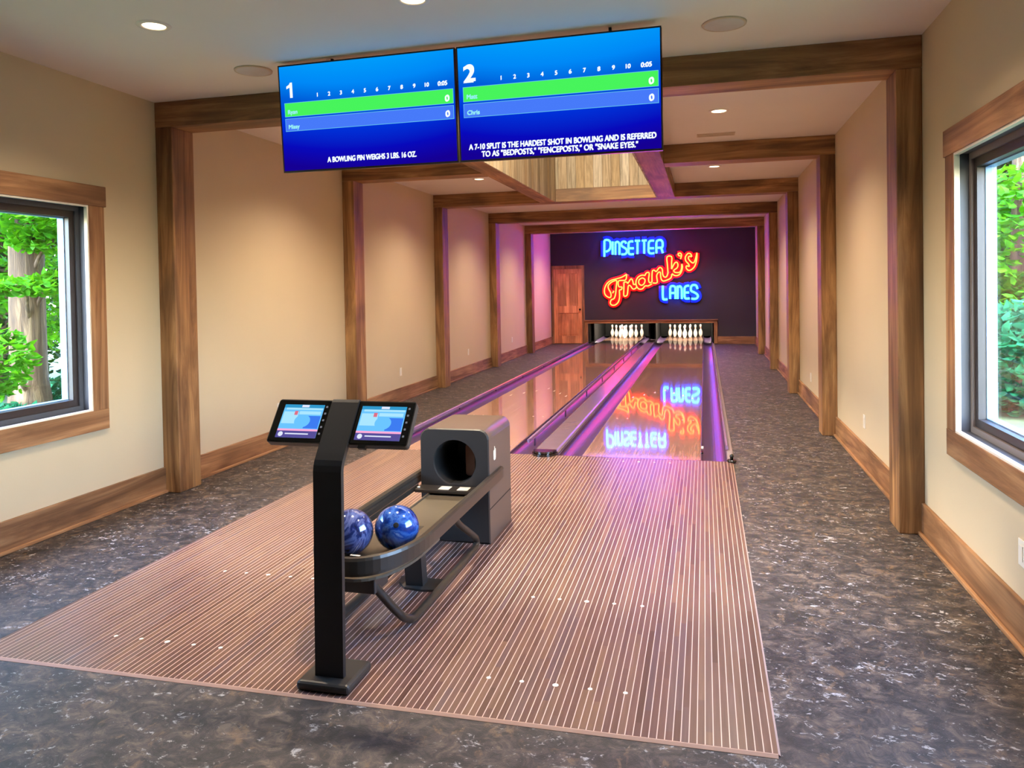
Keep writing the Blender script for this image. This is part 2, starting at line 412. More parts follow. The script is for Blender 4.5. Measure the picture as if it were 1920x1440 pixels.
# ceiling well lined with weathered planks
def barn_mat():
    m, n, b = new_mat('weathered_plank_lining')
    sp = n.nodes.new('ShaderNodeSeparateXYZ'); n.links.new(objco(n), sp.inputs[0])
    u = math_n(n, 'DIVIDE', math_n(n, 'ADD', sp.outputs[0], sp.outputs[1]), 0.135)
    fl = math_n(n, 'FLOOR', u); fr = math_n(n, 'FRACT', u)
    w = n.nodes.new('ShaderNodeTexWhiteNoise'); w.noise_dimensions = '1D'; n.links.new(fl, w.inputs['W'])
    c = ramp(n, w.outputs['Value'], [(0, srgb(150, 138, 120)), (0.35, srgb(200, 188, 164)), (0.7, srgb(172, 148, 112)), (1, srgb(204, 196, 180))])
    g = noise(n, objco(n, (22, 22, 1.8)), 1.0, 7, 0.65, 1.2)
    c = mix(n, 0.9, c, ramp(n, g, [(0.32, (0.5, 0.47, 0.43, 1)), (0.62, (1.2, 1.2, 1.2, 1))]), 'MULTIPLY')
    c = mix(n, math_n(n, 'LESS_THAN', fr, 0.035), c, srgb(40, 32, 26))
    n.links.new(c, b.inputs['Base Color']); b.inputs['Roughness'].default_value = 0.75; MATS['weathered_plank_lining'] = m
barn_mat()
well = MB(); WT = 4.35
well.box(WX0-0.02, WX0, WY0-0.02, WY1+0.02, ZB, WT); well.box(WX1, WX1+0.02, WY0-0.02, WY1+0.02, ZB, WT)
well.box(WX0, WX1, WY0-0.02, WY0, ZB, WT); well.box(WX0, WX1, WY1, WY1+0.02, ZC, WT)
struct('wall_ceiling_well', well, 'weathered_plank_lining')
struct('ceiling_well_top', MB().box(WX0-0.05, WX1+0.05, WY0-0.05, WY1+0.05, WT, WT+0.1), 'ceiling_paint')

# timber portals
for k, y in enumerate(PY):
    t = empty('trim_%d' % (k+1), ((L+R)/2, y, 0), kind='structure')
    part('post', MB().box(L, L+PW, y, y+PD, 0, ZB, 0.006), WOOD[2], t)
    part('post', MB().box(R-PW, R, y, y+PD, 0, ZB, 0.006), WOOD[2], t)
    b = MB()
    if k == 1: b.box(L, WX0-0.25, y, y+PD, ZB, ZC, 0.006); b.box(WX1+0.27, R, y, y+PD, ZB, ZC, 0.006)
    else: b.box(L, R, y-0.004, y+PD, ZB, ZC, 0.006)
    part('beam', b, WOOD[0], t)
struct('trim_6', MB().box(WX0-0.25, WX0-0.02, WY0, WY1-0.005, ZB, ZC, 0.005), WOOD[1])
struct('trim_7', MB().box(WX1+0.02, WX1+0.27, WY0, WY1-0.005, ZB, ZC, 0.005), WOOD[1])

# baseboards
def runs(y_to=YE):
    a = YR; out = []
    for y in PY: out.append((a, y)); a = y+PD
    out.append((a, y_to)); return out
for side, x, s in (('left', L, 1), ('right', R, -1)):
    m = MB(); sh = MB()
    for a, b in runs():
        m.box(min(x, x+s*0.022), max(x, x+s*0.022), a, b, 0.0, 0.20, 0.004)
        sh.box(min(x+s*0.022, x+s*0.042), max(x+s*0.022, x+s*0.042), a, b, 0.0, 0.022, 0.004)
    o = struct('baseboard_'+side, m, TRIMW[1]); struct('shoe_molding', sh, TRIMW[1], o)
struct('baseboard_end', MB().box(0.326, R-0.03, YE-0.022, YE, 0, 0.20, 0.004), TRIMW[0])

# windows
def window(n, x, s, w):
    """s points outdoors along x"""
    y0, y1, z0, z1 = w
    e = empty('window_%d' % n, (x, (y0+y1)/2, z0), kind='structure')
    def bx(m, a, b, *r, **k): return m.box(min(x+s*a, x+s*b), max(x+s*a, x+s*b), *r, **k)
    def ring(a, b, i, o):                            # ring between inset i and inset o (from the opening's edge)
        m = MB()
        bx(m, a, b, y0+i, y0+o, z0+i, z1-i); bx(m, a, b, y1-o, y1-i, z0+i, z1-i)
        bx(m, a, b, y0+o, y1-o, z0+i, z0+o); bx(m, a, b, y0+o, y1-o, z1-o, z1-i); return m
    cs = 0.145
    part('head_casing', bx(MB(), -0.030, 0.0, y0-cs-0.016, y1+cs+0.016, z1, z1+cs, bev=0.004), TRIMW[1], e)
    part('sill_casing', bx(MB(), -0.026, 0.0, y0-cs, y1+cs, z0-cs, z0, bev=0.004), TRIMW[1], e)
    part('side_casing', bx(MB(), -0.024, 0.0, y0-cs, y0, z0, z1, bev=0.003), TRIMW[2], e)
    part('side_casing', bx(MB(), -0.024, 0.0, y1, y1+cs, z0, z1, bev=0.003), TRIMW[2], e)
    part('drywall_return', ring(-0.022, 0.004, 0.0, 0.012), 'white_plastic', e)
    part('jamb', ring(0.0, 0.075, 0.0, 0.008), 'slate_jamb', e)
    part('frame', ring(0.050, 0.105, 0.008, 0.042), 'sash_grey' if n == 2 else 'slate_jamb', e)
    part('sash', ring(0.062, 0.100, 0.042, 0.088), 'sash_dark', e)
    g = MB(); bx(g, 0.080, 0.086, y0+0.085, y1-0.085, z0+0.085, z1-0.085)
    part('pane', g, 'window_glass', e)
    part('outer_frame', ring(0.100, 0.15, 0.060, 0.095), 'white_jamb', e)
    part('outer_sill', ring(0.105, 0.15, 0.0, 0.060), 'white_jamb', e)
window(1, L, -1, WIN['left']); window(2, R, 1, WIN['right'])

# door in the end wall
dx0, dx1, dz = -4.118, -3.318, 2.10
d = empty('door_1', ((dx0+dx1)/2, YE, 0), kind='structure')
part('casing', MB().box(dx0-0.058, dx0, YE-0.03, YE, 0, dz+0.09, 0.004).box(dx1, dx1+0.07, YE-0.03, YE, 0, dz+0.09, 0.004).box(dx0, dx1, YE-0.03, YE, dz, dz+0.09, 0.004), TRIMW[2], d)
lf = MB(); yb, yf = YE-0.004, YE-0.026; w_ = 0.11; cx = (dx0+dx1)/2
lf.box(dx0+0.004, dx0+w_, yf, yb, 0.01, dz-0.004, 0.003); lf.box(dx1-w_, dx1-0.004, yf, yb, 0.01, dz-0.004, 0.003)
for a, b_ in ((0.01, 0.22), (0.86, 1.06), (dz-0.13, dz-0.004)): lf.box(dx0+w_, dx1-w_, yf, yb, a, b_, 0.003)
lf.box(cx-0.04, cx+0.04, yf, yb, 1.06, dz-0.13, 0.003)
leaf = part('door_leaf', lf, DOORW, d)
for a, b_, p, q_ in ((dx0+w_, cx-0.04, 1.06, dz-0.13), (cx+0.04, dx1-w_, 1.06, dz-0.13), (dx0+w_, dx1-w_, 0.22, 0.86)):
    part('door_panel', MB().box(a+0.002, b_-0.002, yf+0.014, yb, p+0.002, q_-0.002).box(a+0.03, b_-0.03, yf+0.007, yb, p+0.03, q_-0.03, 0.005), DOORW, d)
kn = MB().lathe([(0.012, 0), (0.012, 0.03), (0.026, 0.038), (0.030, 0.052), (0.022, 0.066), (0.002, 0.070)], seg=16)
kn.xf(Matrix.Translation((dx1-0.055, yf, 0.96)) @ Matrix.Rotation(PI/2, 4, 'X'))
part('door_knob', kn, 'bronze_metal', d)

# pit behind the end wall
pit = MB(); pit.box(-3.34, -3.26, YE+0.12, 25.2, -0.1, 1.15); pit.box(0.34, 0.42, YE+0.12, 25.2, -0.1, 1.15); pit.box(-3.34, 0.42, 25.2, 25.3, -0.1, 1.15); pit.box(-3.34, 0.42, YE+0.12, 25.3, 1.15, 1.22)
pit.box(-3.34, -3.197, YE+0.12, 25.2, -0.16, -0.02); pit.box(0.24, 0.42, YE+0.12, 25.2, -0.16, -0.02)
struct('wall_pin_pit', pit, 'pit_black')
mk = empty('masking_frame', (-1.46, 21.15, 0), 'low wooden frame around the dark pin opening at the lane ends', 'frame')
part('top_board', MB().box(-3.245, 0.325, YE-0.075, YE, 0.565, 0.635, 0.004), WOOD[0], mk)
part('top_ledge', MB().box(-3.262, 0.342, YE-0.10, YE, 0.635, 0.662, 0.004), TRIMW[0], mk)
for a, b_ in ((-3.245, -3.16), (0.235, 0.325)): part('side_board', MB().box(a, b_, YE-0.075, YE, 0.012, 0.565, 0.004), WOOD[2], mk)

# ------------------------------------------------------------------ approach
ap = empty('approach_floor', ((AX0+AX1)/2, AY0, 0), 'striped wooden approach floor between the carpet and the two lanes', 'floor')
part('board_deck', MB().box(AX0, AX1, AY0, FOUL, -0.05, 0.010), 'approach_boards', ap)
dots = MB
for lc in (-2.368, -0.588):
    for yy in (2.93, 3.753, 6.86):
        for k in range(-2, 3):
            dm = MB().lathe([(0.0095 if k else 0.0125, 0), (0.0095 if k else 0.0125, 0.0016)], (lc+k*0.137, yy, 0.010), 10)
            part('marker_dot', dm, 'dot_white', ap)
part('edge_strip', MB().prism([(AY0, 0), (AY0, 0.0095), (AY0-0.004, 0.0095), (AY0-0.014, 0.0015), (AY0-0.014, 0)], 0, AX0, AX1), 'approach_edge', ap)
part('edge_strip', MB().prism([(AX0, 0), (AX0, 0.0095), (AX0-0.008, 0.0015), (AX0-0.008, 0)], 1, AY0, FOUL), 'approach_edge', ap)
part('edge_strip', MB().prism([(AX1, 0), (AX1, 0.0095), (AX1+0.008, 0.0015), (AX1+0.008, 0)], 1, AY0, FOUL), 'approach_edge', ap)

# ------------------------------------------------------------------ lanes, gutters, capping, bumpers
LEND = 24.45
for i, side in ((1, 'left'), (2, 'right')):
    x0, x1 = LX[i]; xc = (x0+x1)/2
    ln = empty('bowling_lane', (xc, FOUL, 0), 'long polished wood lane %s' % ('on the left, ending at the left set of pins' if i == 1 else 'on the right, mirroring the neon signs'), 'bowling lane', 'polished bowling lanes')
    part('lane_surface', MB().box(x0, x1, FOUL+0.012, LEND, -0.085, 0.010), 'lane_boards', ln)
    part('foul_line', MB().box(x0, x1, FOUL, FOUL+0.012, -0.085, 0.0105), 'black_cap_plastic', ln)
    for k in range(-3, 4):
        ya = FOUL+4.75-abs(k)*0.26; xa = xc+k*0.137
        part('aiming_arrow', MB().prism([(xa-0.014, ya-0.15), (xa, ya), (xa+0.014, ya-0.15)], 2, 0.0101, 0.0112), 'arrow_cream', ln)
    for k in (-4, -2.9, 2.9, 4):
        part('marker_dot', MB().lathe([(0.010, 0), (0.010, 0.0012)], (xc+k*0.11, FOUL+2.1, 0.0101), 10), 'arrow_cream', ln)
def gutter(xa, xb, label):
    n = 14; w = xb-xa; e = 0.006
    top = [(xa, 0.006), (xa+e, 0.006)] + [((xa+xb)/2 - (w/2-e)*math.cos(PI*k/n), 0.004-0.062*math.sin(PI*k/n)**0.8) for k in range(n+1)] + [(xb-e, 0.006), (xb, 0.006)]
    m = MB(); pts = top + [(xb, -0.085), (xa, -0.085)]
    A = [m.bm.verts.new((u, FOUL+0.002, v)) for u, v in pts]; B = [m.bm.verts.new((u, LEND, v)) for u, v in pts]; N = len(pts)
    for i in range(N):
        ff = m.bm.faces.new((A[i], B[i], B[(i+1) % N], A[(i+1) % N])); ff.smooth = 1 < i < N-5
    for i in range(len(top)-1):
        for S in (A, B):
            pass
    cap = [m.bm.faces.new(A), m.bm.faces.new(B[::-1])]; bmesh.ops.triangulate(m.bm, faces=cap)
    single('gutter', m, 'gutter_plastic', label, 'gutter', 'lane gutters', ((xa+xb)/2, FOUL, 0))
gutter(-3.136, -2.902, 'dark glossy gutter along the far left side of the left lane')
gutter(-1.833, -1.601, 'dark glossy gutter between the left lane and the centre divider')
gutter(-1.353, -1.121, 'dark glossy gutter between the centre divider and the right lane')
gutter(-0.052, 0.180, 'dark glossy gutter along the right side of the right lane')
dv = empty('lane_divider', (-1.477, FOUL, 0), 'flat glossy capping strip running between the two lanes', 'divider')
part('capping', MB().prism([(-1.600, -0.08), (-1.600, 0.020), (-1.588, 0.034), (-1.570, 0.040), (-1.384, 0.040), (-1.366, 0.034), (-1.354, 0.020), (-1.354, -0.08)], 1, FOUL+0.06, 22.4), 'divider_capping', dv)
pts = [(-1.477+0.120*math.cos(a), FOUL+0.06-0.16*abs(math.sin(a))**0.75) for a in [PI*k/16 for k in range(17)]]
endc = MB().prism(pts, 2, 0.011, 0.030); endc.prism([(-1.477+(u+1.477)*0.9, FOUL+0.06+(v-FOUL-0.06)*0.88) for u, v in pts], 2, 0.034, 0.052)
endc.prism([(-1.477+(u+1.477)*0.82, FOUL+0.06+(v-FOUL-0.06)*0.8) for u, v in pts], 2, 0.030, 0.034)
part('end_cap', endc, 'black_cap_plastic', dv)
for xx, lab, a, b_ in ((-3.196, 'left', -3.196, -3.137), (0.2, 'right', 0.181, 0.239)):
    e_ = single('edge_capping', MB().prism([(a, -0.08), (a, 0.012), (a+0.008, 0.022), (b_-0.008, 0.022), (b_, 0.012), (b_, -0.08)], 1, FOUL+0.03, YE-0.08), 'edge_capping', 'grey edge strip between the %s gutter and the carpet' % ('outer left' if lab == 'left' else 'outer right'), 'edge strip', 'outer edge strips', (xx, FOUL, 0))
for x_, lab in ((-3.128, 'slim raised bumper rail beside the outer left gutter'), (-1.725, 'slim raised bumper rail in the gutter left of the divider'), (0.186, 'slim raised bumper rail beside the outer right gutter')):
    bp = empty('bumper_rail', (x_, FOUL+0.4, 0), lab, 'bumper rail', 'lane bumper rails')
    part('rail', MB().prism([(x_-0.011, 0.030), (x_-0.011, 0.062), (x_-0.006, 0.069), (x_+0.006, 0.069), (x_+0.011, 0.062), (x_+0.011, 0.030)], 1, FOUL+0.42, YE-0.3), 'bumper_plastic', bp)
    for k in range(8):
        y_ = FOUL+0.7+k*1.8
        part('bracket', MB().box(x_-0.006, x_+0.006, y_, y_+0.05, -0.055 if x_ == -1.725 else (0.0225 if x_ > 0 else 0.0065), 0.034), 'gutter_plastic', bp)
cp = empty('corner_cap', (0.225, FOUL+0.01, 0), 'small shiny black cap at the right end of the foul line', 'cap')
part('base', MB().lathe([(0.040, 0), (0.042, 0.012), (0.034, 0.022)], (0.215, FOUL-0.01, 0.0115), 18), 'black_cap_plastic', cp)
part('knob', MB().lathe([(0.014, 0.02), (0.018, 0.05), (0.014, 0.064), (0.004, 0.070)], (0.215, FOUL+0.0, 0.0115), 16), 'black_cap_plastic', cp)
fs = empty('foul_sensor', (-0.04, FOUL+0.35, 0), 'tiny sensor block on the gutter edge near the foul line', 'sensor')
part('housing', MB().box(-0.050, -0.030, FOUL+0.30, FOUL+0.36, 0.0065, 0.022, 0.002), 'black_cap_plastic', fs)
part('reflector', MB().box(-0.048, -0.028, FOUL+0.52, FOUL+0.60, 0.0065, 0.018, 0.002), 'white_plastic', fs)

# ------------------------------------------------------------------ pinsetters and pins
prof = [(0.0258, 0), (0.0360, 0.019), (0.0497, 0.057), (0.0585, 0.090), (0.0605, 0.114), (0.0578, 0.149), (0.0457, 0.184), (0.0315, 0.219), (0.0248, 0.238), (0.0228, 0.254), (0.0235, 0.276), (0.0270, 0.300), (0.0316, 0.325), (0.0323, 0.343), (0.0290, 0.362), (0.0190, 0.376), (0.004, 0.381)]
pin0 = None
rows = [('head pin at the front point', ['']), ('second row', ['left', 'right']), ('third row', ['left', 'middle', 'right']), ('back row', ['far left', 'middle left', 'middle right', 'far right'])]
for i, side in ((1, 'left'), (2, 'right')):
    xc = sum(LX[i])/2
    k_ = empty('pinsetter', (xc, 24.3, 0), 'dark pin machine bay behind the %s lane' % side, 'pinsetter', 'pin machine bays')
    part('rear_curtain', MB().box(xc-0.78, xc+0.78, 24.9, 24.93, -0.08, 1.1), 'pit_black', k_)
    part('kickback', MB().box(xc-0.83, xc-0.79, 22.4, 24.9, -0.08, 0.9), 'pit_black', k_)
    part('kickback', MB().box(xc+0.79, xc+0.83, 22.4, 24.9, -0.08, 0.9), 'pit_black', k_)
    lt = part('lamp_tube', MB().tube([(xc-0.5, 22.5, 0.80), (xc+0.5, 22.5, 0.80)], 0.02), 'pin_lamp_tube', k_)
    la = bpy.data.lights.new('pin_lamp', 'AREA'); la.shape = 'RECTANGLE'; la.size = 1.0; la.size_y = 0.08; la.energy = 110; la.color = (1.0, 0.86, 0.66)
    lo = bpy.data.objects.new('pin_lamp', la); COL.objects.link(lo); lo.parent = k_; lo.location = (0, 22.48-24.3, 0.76); lo.rotation_euler = (math.radians(62), 0, 0)
    for r_, (rn, cols) in enumerate(rows):
        for j, cn in enumerate(cols):
            px, py = xc+(j-r_/2)*0.3048, 23.30+r_*0.264
            lab = 'white bowling pin on the %s lane, %s%s' % (side, rn, (', '+cn) if cn else '')
            if pin0 is None:
                pin0 = empty('bowling_pin', (px, py, 0.010), lab, 'bowling pin', 'bowling pins on the left lane')
                part('pin_body', MB().lathe(prof, (0, 0, 0), 20), 'pin_white', pin0, local=True)
                part('neck_stripe', MB().lathe([(0.0232, 0.252), (0.0240, 0.255), (0.0243, 0.264), (0.0238, 0.267)], seg=20, cap=False), 'pin_red', pin0, local=True)
                part('neck_stripe', MB().lathe([(0.0262, 0.286), (0.0268, 0.289), (0.0280, 0.297), (0.0276, 0.300)], seg=20, cap=False), 'pin_red', pin0, local=True)
            else:
                p_ = copy_tree(pin0); p_.location = (px, py, 0.010); p_['label'] = lab; p_['group'] = 'bowling pins on the %s lane' % side

# tube paths of the neon letters, (x, z) in metres on the end wall
SIGN_TOP = {'P': [[(-2.669, 2.412), (-2.662, 2.853)], [(-2.662, 2.853), (-2.609, 2.872), (-2.533, 2.854), (-2.496, 2.786), (-2.498, 2.663), (-2.543, 2.585), (-2.623, 2.547)]], 'I': [[(-2.434, 2.819), (-2.439, 2.464)]], 'N': [[(-2.364, 2.457), (-2.358, 2.813)], [(-2.359, 2.773), (-2.311, 2.812), (-2.264, 2.779), (-2.251, 2.708), (-2.255, 2.454)]], 'S': [[(-2.067, 2.755), (-2.093, 2.805), (-2.154, 2.81), (-2.194, 2.768), (-2.19, 2.698), (-2.13, 2.652), (-2.064, 2.601), (-2.053, 2.518), (-2.106, 2.465), (-2.199, 2.464)]], 'E': [[(-1.87, 2.805), (-1.953, 2.808), (-1.999, 2.762), (-2.005, 2.631), (-2.003, 2.508), (-1.958, 2.458), (-1.863, 2.462)], [(-2.005, 2.622), (-1.861, 2.621)]], 'T': [[(-1.828, 2.823), (-1.69, 2.822)], [(-1.759, 2.822), (-1.764, 2.463)]], 'T2': [[(-1.642, 2.822), (-1.511, 2.823)], [(-1.576, 2.822), (-1.581, 2.467)]], 'E2': [[(-1.312, 2.81), (-1.404, 2.811), (-1.453, 2.762), (-1.462, 2.623), (-1.46, 2.519), (-1.419, 2.469), (-1.31, 2.471)], [(-1.459, 2.606), (-1.318, 2.607)]], 'R': [[(-1.251, 2.466), (-1.248, 2.756), (-1.204, 2.815), (-1.131, 2.82), (-1.089, 2.768), (-1.087, 2.656), (-1.121, 2.617), (-1.249, 2.615)], [(-1.13, 2.615), (-1.105, 2.552), (-1.084, 2.468)]]}
SIGN_LOW = {'L': [[(-1.093, 1.581), (-1.097, 1.26), (-1.063, 1.211), (-0.975, 1.215)]], 'A': [[(-0.902, 1.223), (-0.898, 1.509), (-0.86, 1.567), (-0.796, 1.562), (-0.761, 1.503), (-0.765, 1.221)], [(-0.9, 1.384), (-0.762, 1.382)]], 'N': [[(-0.704, 1.22), (-0.699, 1.574)], [(-0.7, 1.519), (-0.649, 1.563), (-0.605, 1.521), (-0.595, 1.435), (-0.597, 1.219)]], 'E': [[(-0.4, 1.569), (-0.475, 1.564), (-0.518, 1.511), (-0.523, 1.39), (-0.521, 1.275), (-0.485, 1.226), (-0.391, 1.23)], [(-0.523, 1.389), (-0.405, 1.389)]], 'S': [[(-0.183, 1.48), (-0.216, 1.574), (-0.307, 1.585), (-0.353, 1.525), (-0.348, 1.434), (-0.268, 1.39), (-0.189, 1.334), (-0.178, 1.265), (-0.233, 1.218), (-0.345, 1.224)]]}
SIGN_SCRIPT = {'F': [[(-2.062, 1.914), (-2.194, 1.838), (-2.352, 1.792), (-2.476, 1.761), (-2.582, 1.696), (-2.651, 1.594), (-2.683, 1.485), (-2.667, 1.376), (-2.606, 1.308), (-2.527, 1.28), (-2.5, 1.333), (-2.511, 1.421), (-2.564, 1.519), (-2.575, 1.607), (-2.516, 1.68), (-2.423, 1.733), (-2.339, 1.744), (-2.351, 1.603), (-2.364, 1.463), (-2.383, 1.34), (-2.422, 1.249), (-2.492, 1.221), (-2.524, 1.139), (-2.489, 1.077), (-2.398, 1.072), (-2.313, 1.141), (-2.272, 1.25), (-2.267, 1.373), (-2.266, 1.482), (-2.213, 1.499), (-2.198, 1.565), (-2.285, 1.581), (-2.292, 1.729), (-2.195, 1.748), (-2.09, 1.764), (-2.062, 1.914)], [(-2.455, 1.402), (-2.419, 1.464)]], 'r': [[(-2.14, 1.701), (-2.146, 1.512), (-2.149, 1.327), (-2.07, 1.33), (-2.043, 1.422), (-2.023, 1.594), (-1.967, 1.597), (-1.902, 1.508), (-1.829, 1.521), (-1.789, 1.576)], [(-2.14, 1.701), (-2.06, 1.7), (-2.039, 1.659), (-1.947, 1.789), (-1.899, 1.721), (-1.88, 1.63), (-1.814, 1.646)]], 'a': [[(-1.565, 1.869), (-1.655, 1.881), (-1.759, 1.824), (-1.813, 1.716), (-1.804, 1.594), (-1.738, 1.505), (-1.643, 1.507), (-1.569, 1.586), (-1.486, 1.585), (-1.386, 1.639)], [(-1.638, 1.807), (-1.726, 1.757), (-1.736, 1.654), (-1.662, 1.605), (-1.589, 1.656), (-1.57, 1.761), (-1.638, 1.807)], [(-1.565, 1.869), (-1.533, 1.938), (-1.454, 1.939), (-1.474, 1.762), (-1.447, 1.671), (-1.385, 1.691)]], 'n': [[(-1.382, 1.691), (-1.373, 1.969), (-1.318, 2.011), (-1.265, 1.97), (-1.175, 2.079), (-1.104, 2.032), (-1.095, 1.907), (-1.062, 1.827), (-0.996, 1.822), (-0.952, 1.925)], [(-1.365, 1.664), (-1.242, 1.671), (-1.256, 1.853), (-1.204, 1.948), (-1.156, 1.943), (-1.147, 1.825), (-1.121, 1.738), (-1.053, 1.711), (-0.886, 1.782), (-0.851, 1.888)]], 'k': [[(-0.952, 1.925), (-0.963, 2.133), (-0.973, 2.358), (-0.851, 2.365), (-0.853, 2.199), (-0.856, 2.035)], [(-0.856, 2.027), (-0.779, 2.177), (-0.72, 2.213), (-0.685, 2.144), (-0.71, 2.058), (-0.799, 1.991), (-0.762, 1.938), (-0.651, 1.936), (-0.599, 2.017), (-0.584, 2.158)], [(-0.85, 1.906), (-0.767, 1.849), (-0.668, 1.864), (-0.6, 1.948), (-0.568, 2.08), (-0.584, 2.158)]], 'apostrophe': [[(-0.683, 2.437), (-0.624, 2.456), (-0.587, 2.399), (-0.616, 2.297)], [(-0.683, 2.437), (-0.658, 2.384), (-0.615, 2.383)]], 's': [[(-0.32, 2.349), (-0.347, 2.424), (-0.419, 2.438), (-0.487, 2.345), (-0.478, 2.242), (-0.409, 2.157), (-0.39, 2.088), (-0.457, 2.107), (-0.471, 2.052), (-0.411, 1.982), (-0.327, 2.006), (-0.243, 2.098), (-0.194, 2.269), (-0.185, 2.448)], [(-0.32, 2.349), (-0.393, 2.36), (-0.404, 2.288), (-0.312, 2.186), (-0.255, 2.205), (-0.213, 2.329), (-0.185, 2.448)]]}

# ------------------------------------------------------------------ neon signs on the end wall
YN = YE-0.085
def neon(name, loc, label, group, strokes, mat, r, smooth):
    e = empty(name, loc, label, 'neon sign', group)
    for key, ls in strokes.items():
        m = MB()
        for l in ls:
            P = [(x, YN, z) for x, z in l]
            m.tube(P, r, 8, smooth=smooth if len(P) > 2 else 0)
        bk_ = MB()  # flat coloured plates added behind the letters to form the neon halo
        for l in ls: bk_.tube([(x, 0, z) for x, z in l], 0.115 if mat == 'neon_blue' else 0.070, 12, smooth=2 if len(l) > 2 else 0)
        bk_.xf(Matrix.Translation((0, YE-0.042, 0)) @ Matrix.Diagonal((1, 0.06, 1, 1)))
        part('sign_halo_plate', bk_, 'blue_halo_plate' if mat == 'neon_blue' else 'red_halo_plate', e)
        o = part('apostrophe' if key == 'apostrophe' else 'neon_letter', m, mat, e)
    for key, ls in strokes.items():
        x, z = ls[0][0]; part('standoff', MB().tube([(x, YN, z), (x, YE-0.001, z)], 0.006, 6), 'black_cap_plastic', e)
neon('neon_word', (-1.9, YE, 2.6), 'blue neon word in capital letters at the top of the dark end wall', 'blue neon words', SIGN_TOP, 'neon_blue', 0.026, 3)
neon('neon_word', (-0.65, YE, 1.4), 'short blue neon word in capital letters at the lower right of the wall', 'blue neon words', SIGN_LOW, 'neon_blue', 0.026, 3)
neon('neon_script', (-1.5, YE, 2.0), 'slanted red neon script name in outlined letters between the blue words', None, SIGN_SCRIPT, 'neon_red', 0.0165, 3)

# ------------------------------------------------------------------ recessed lights, speakers, vent
def downlight(x, y, z, label, watts=DOWNLIGHT_W, lamp=True):
    e = empty('recessed_light', (x, y, z), label, 'ceiling light', 'recessed ceiling lights')
    part('trim_ring', MB().lathe([(0.062, -0.002), (0.066, -0.008), (0.088, -0.006), (0.092, 0.0), (0.092, 0.001), (0.062, 0.001)], seg=28, cap=False), 'white_plastic', e, local=True)
    part('lens', MB().lathe([(0.001, -0.004), (0.060, -0.004), (0.063, -0.001)], seg=28, cap=False), 'downlight_lens', e, local=True)
    l = bpy.data.lights.new('downlight_lamp', 'SPOT'); l.energy = watts; l.color = DOWNLIGHT_COL; l.spot_size = math.radians(138); l.spot_blend = 1.0; l.shadow_soft_size = 0.05
    o = bpy.data.objects.new('downlight_lamp', l); COL.objects.link(o); o.parent = e; o.location = (0, 0, -0.02)
bayname = ['nearest ceiling light', 'ceiling light just past the first timber frame', 'ceiling light past the second timber frame', 'ceiling light past the third timber frame', 'ceiling light past the fourth timber frame', 'ceiling light in front of the end wall']
ys = [3.72, 6.93, 10.13, 13.33, 16.55, 19.6]
for k, y in enumerate(ys):
    for x, sd in ((-2.99, 'left'), (0.14, 'right')):
        downlight(x, y, ZC, 'round warm %s, %s row' % (bayname[k], sd), DOWNLIGHT_W)
downlight(-1.455, 3.77, ZC, 'round warm ceiling light above the double scoreboard')
wl = empty('well_light', (-1.75, 6.3, WT), 'warm light fitting at the top of the plank-lined ceiling well', 'ceiling light')
part('lens', MB().lathe([(0.001, -0.012), (0.10, -0.012), (0.11, 0.0)], seg=24, cap=False), 'well_lamp_lens', wl, local=True)
l = bpy.data.lights.new('well_lamp', 'POINT'); l.energy = 1000; l.color = (1, 0.88, 0.66); l.shadow_soft_size = 0.08
o = bpy.data.objects.new('well_lamp', l); COL.objects.link(o); o.parent = wl; o.location = (0, 0, -0.12)
for x, y, lab in ((-2.964, 4.659, 'round ceiling speaker left of the scoreboards'), (0.130, 4.64, 'round ceiling speaker right of the scoreboards')):
    s_ = empty('ceiling_speaker', (x, y, ZC), lab, 'speaker', 'round ceiling speakers')
    part('grille', MB().lathe([(0.001, -0.010), (0.108, -0.010), (0.112, -0.008)], seg=36, cap=False), 'speaker_grille', s_, local=True)
    part('rim', MB().lathe([(0.112, -0.009), (0.124, -0.008), (0.126, 0.0), (0.112, 0.0)], seg=36, cap=False), 'vent_metal', s_, local=True)
v_ = empty('air_vent', (0.132, 8.0, ZC), 'slim slotted air vent in the ceiling before the second timber frame', 'vent')
part('vent_frame', MB().box(-0.055, 0.315, 7.93, 7.945, ZC-0.008, ZC).box(-0.055, 0.315, 8.055, 8.07, ZC-0.008, ZC).box(-0.055, -0.04, 7.945, 8.055, ZC-0.008, ZC).box(0.30, 0.315, 7.945, 8.055, ZC-0.008, ZC), 'vent_metal', v_)
for k in range(4): part('slat', MB().box(-0.04, 0.30, 7.955+k*0.026, 7.967+k*0.026, ZC-0.007, ZC-0.001), 'vent_metal', v_)
part('backing', MB().box(-0.04, 0.30, 7.945, 8.055, ZC-0.0015, ZC), 'speaker_grille', v_)

# ------------------------------------------------------------------ wall outlets
for x, y, z, s, lab in ((L, 6.92, 0.40, 1, 'white wall outlet behind the touchscreen kiosk, left wall'), (L, 10.12, 0.422, 1, 'white wall outlet on the left wall past the second post'), (L, 13.33, 0.431, 1, 'white wall outlet on the left wall past the third post'), (L, 16.6, 0.43, 1, 'white wall outlet on the left wall past the fourth post'),
                        (R, 3.70, 0.40, -1, 'white wall outlet under the right window'), (R, 7.05, 0.388, -1, 'white wall outlet on the right wall past the first post'), (R, 10.43, 0.37, -1, 'white wall outlet on the right wall past the second post')):
    e = empty('wall_outlet', (x, y, z), lab, 'outlet', 'white wall outlets')
    part('cover_plate', MB().box(min(x, x+s*0.006), max(x, x+s*0.006), y-0.036, y+0.036, z-0.058, z+0.058, 0.002), 'white_plastic', e)
    part('socket', MB().box(min(x+s*0.006, x+s*0.009), max(x+s*0.006, x+s*0.009), y-0.017, y+0.017, z-0.034, z+0.034, 0.001), 'white_plastic', e)

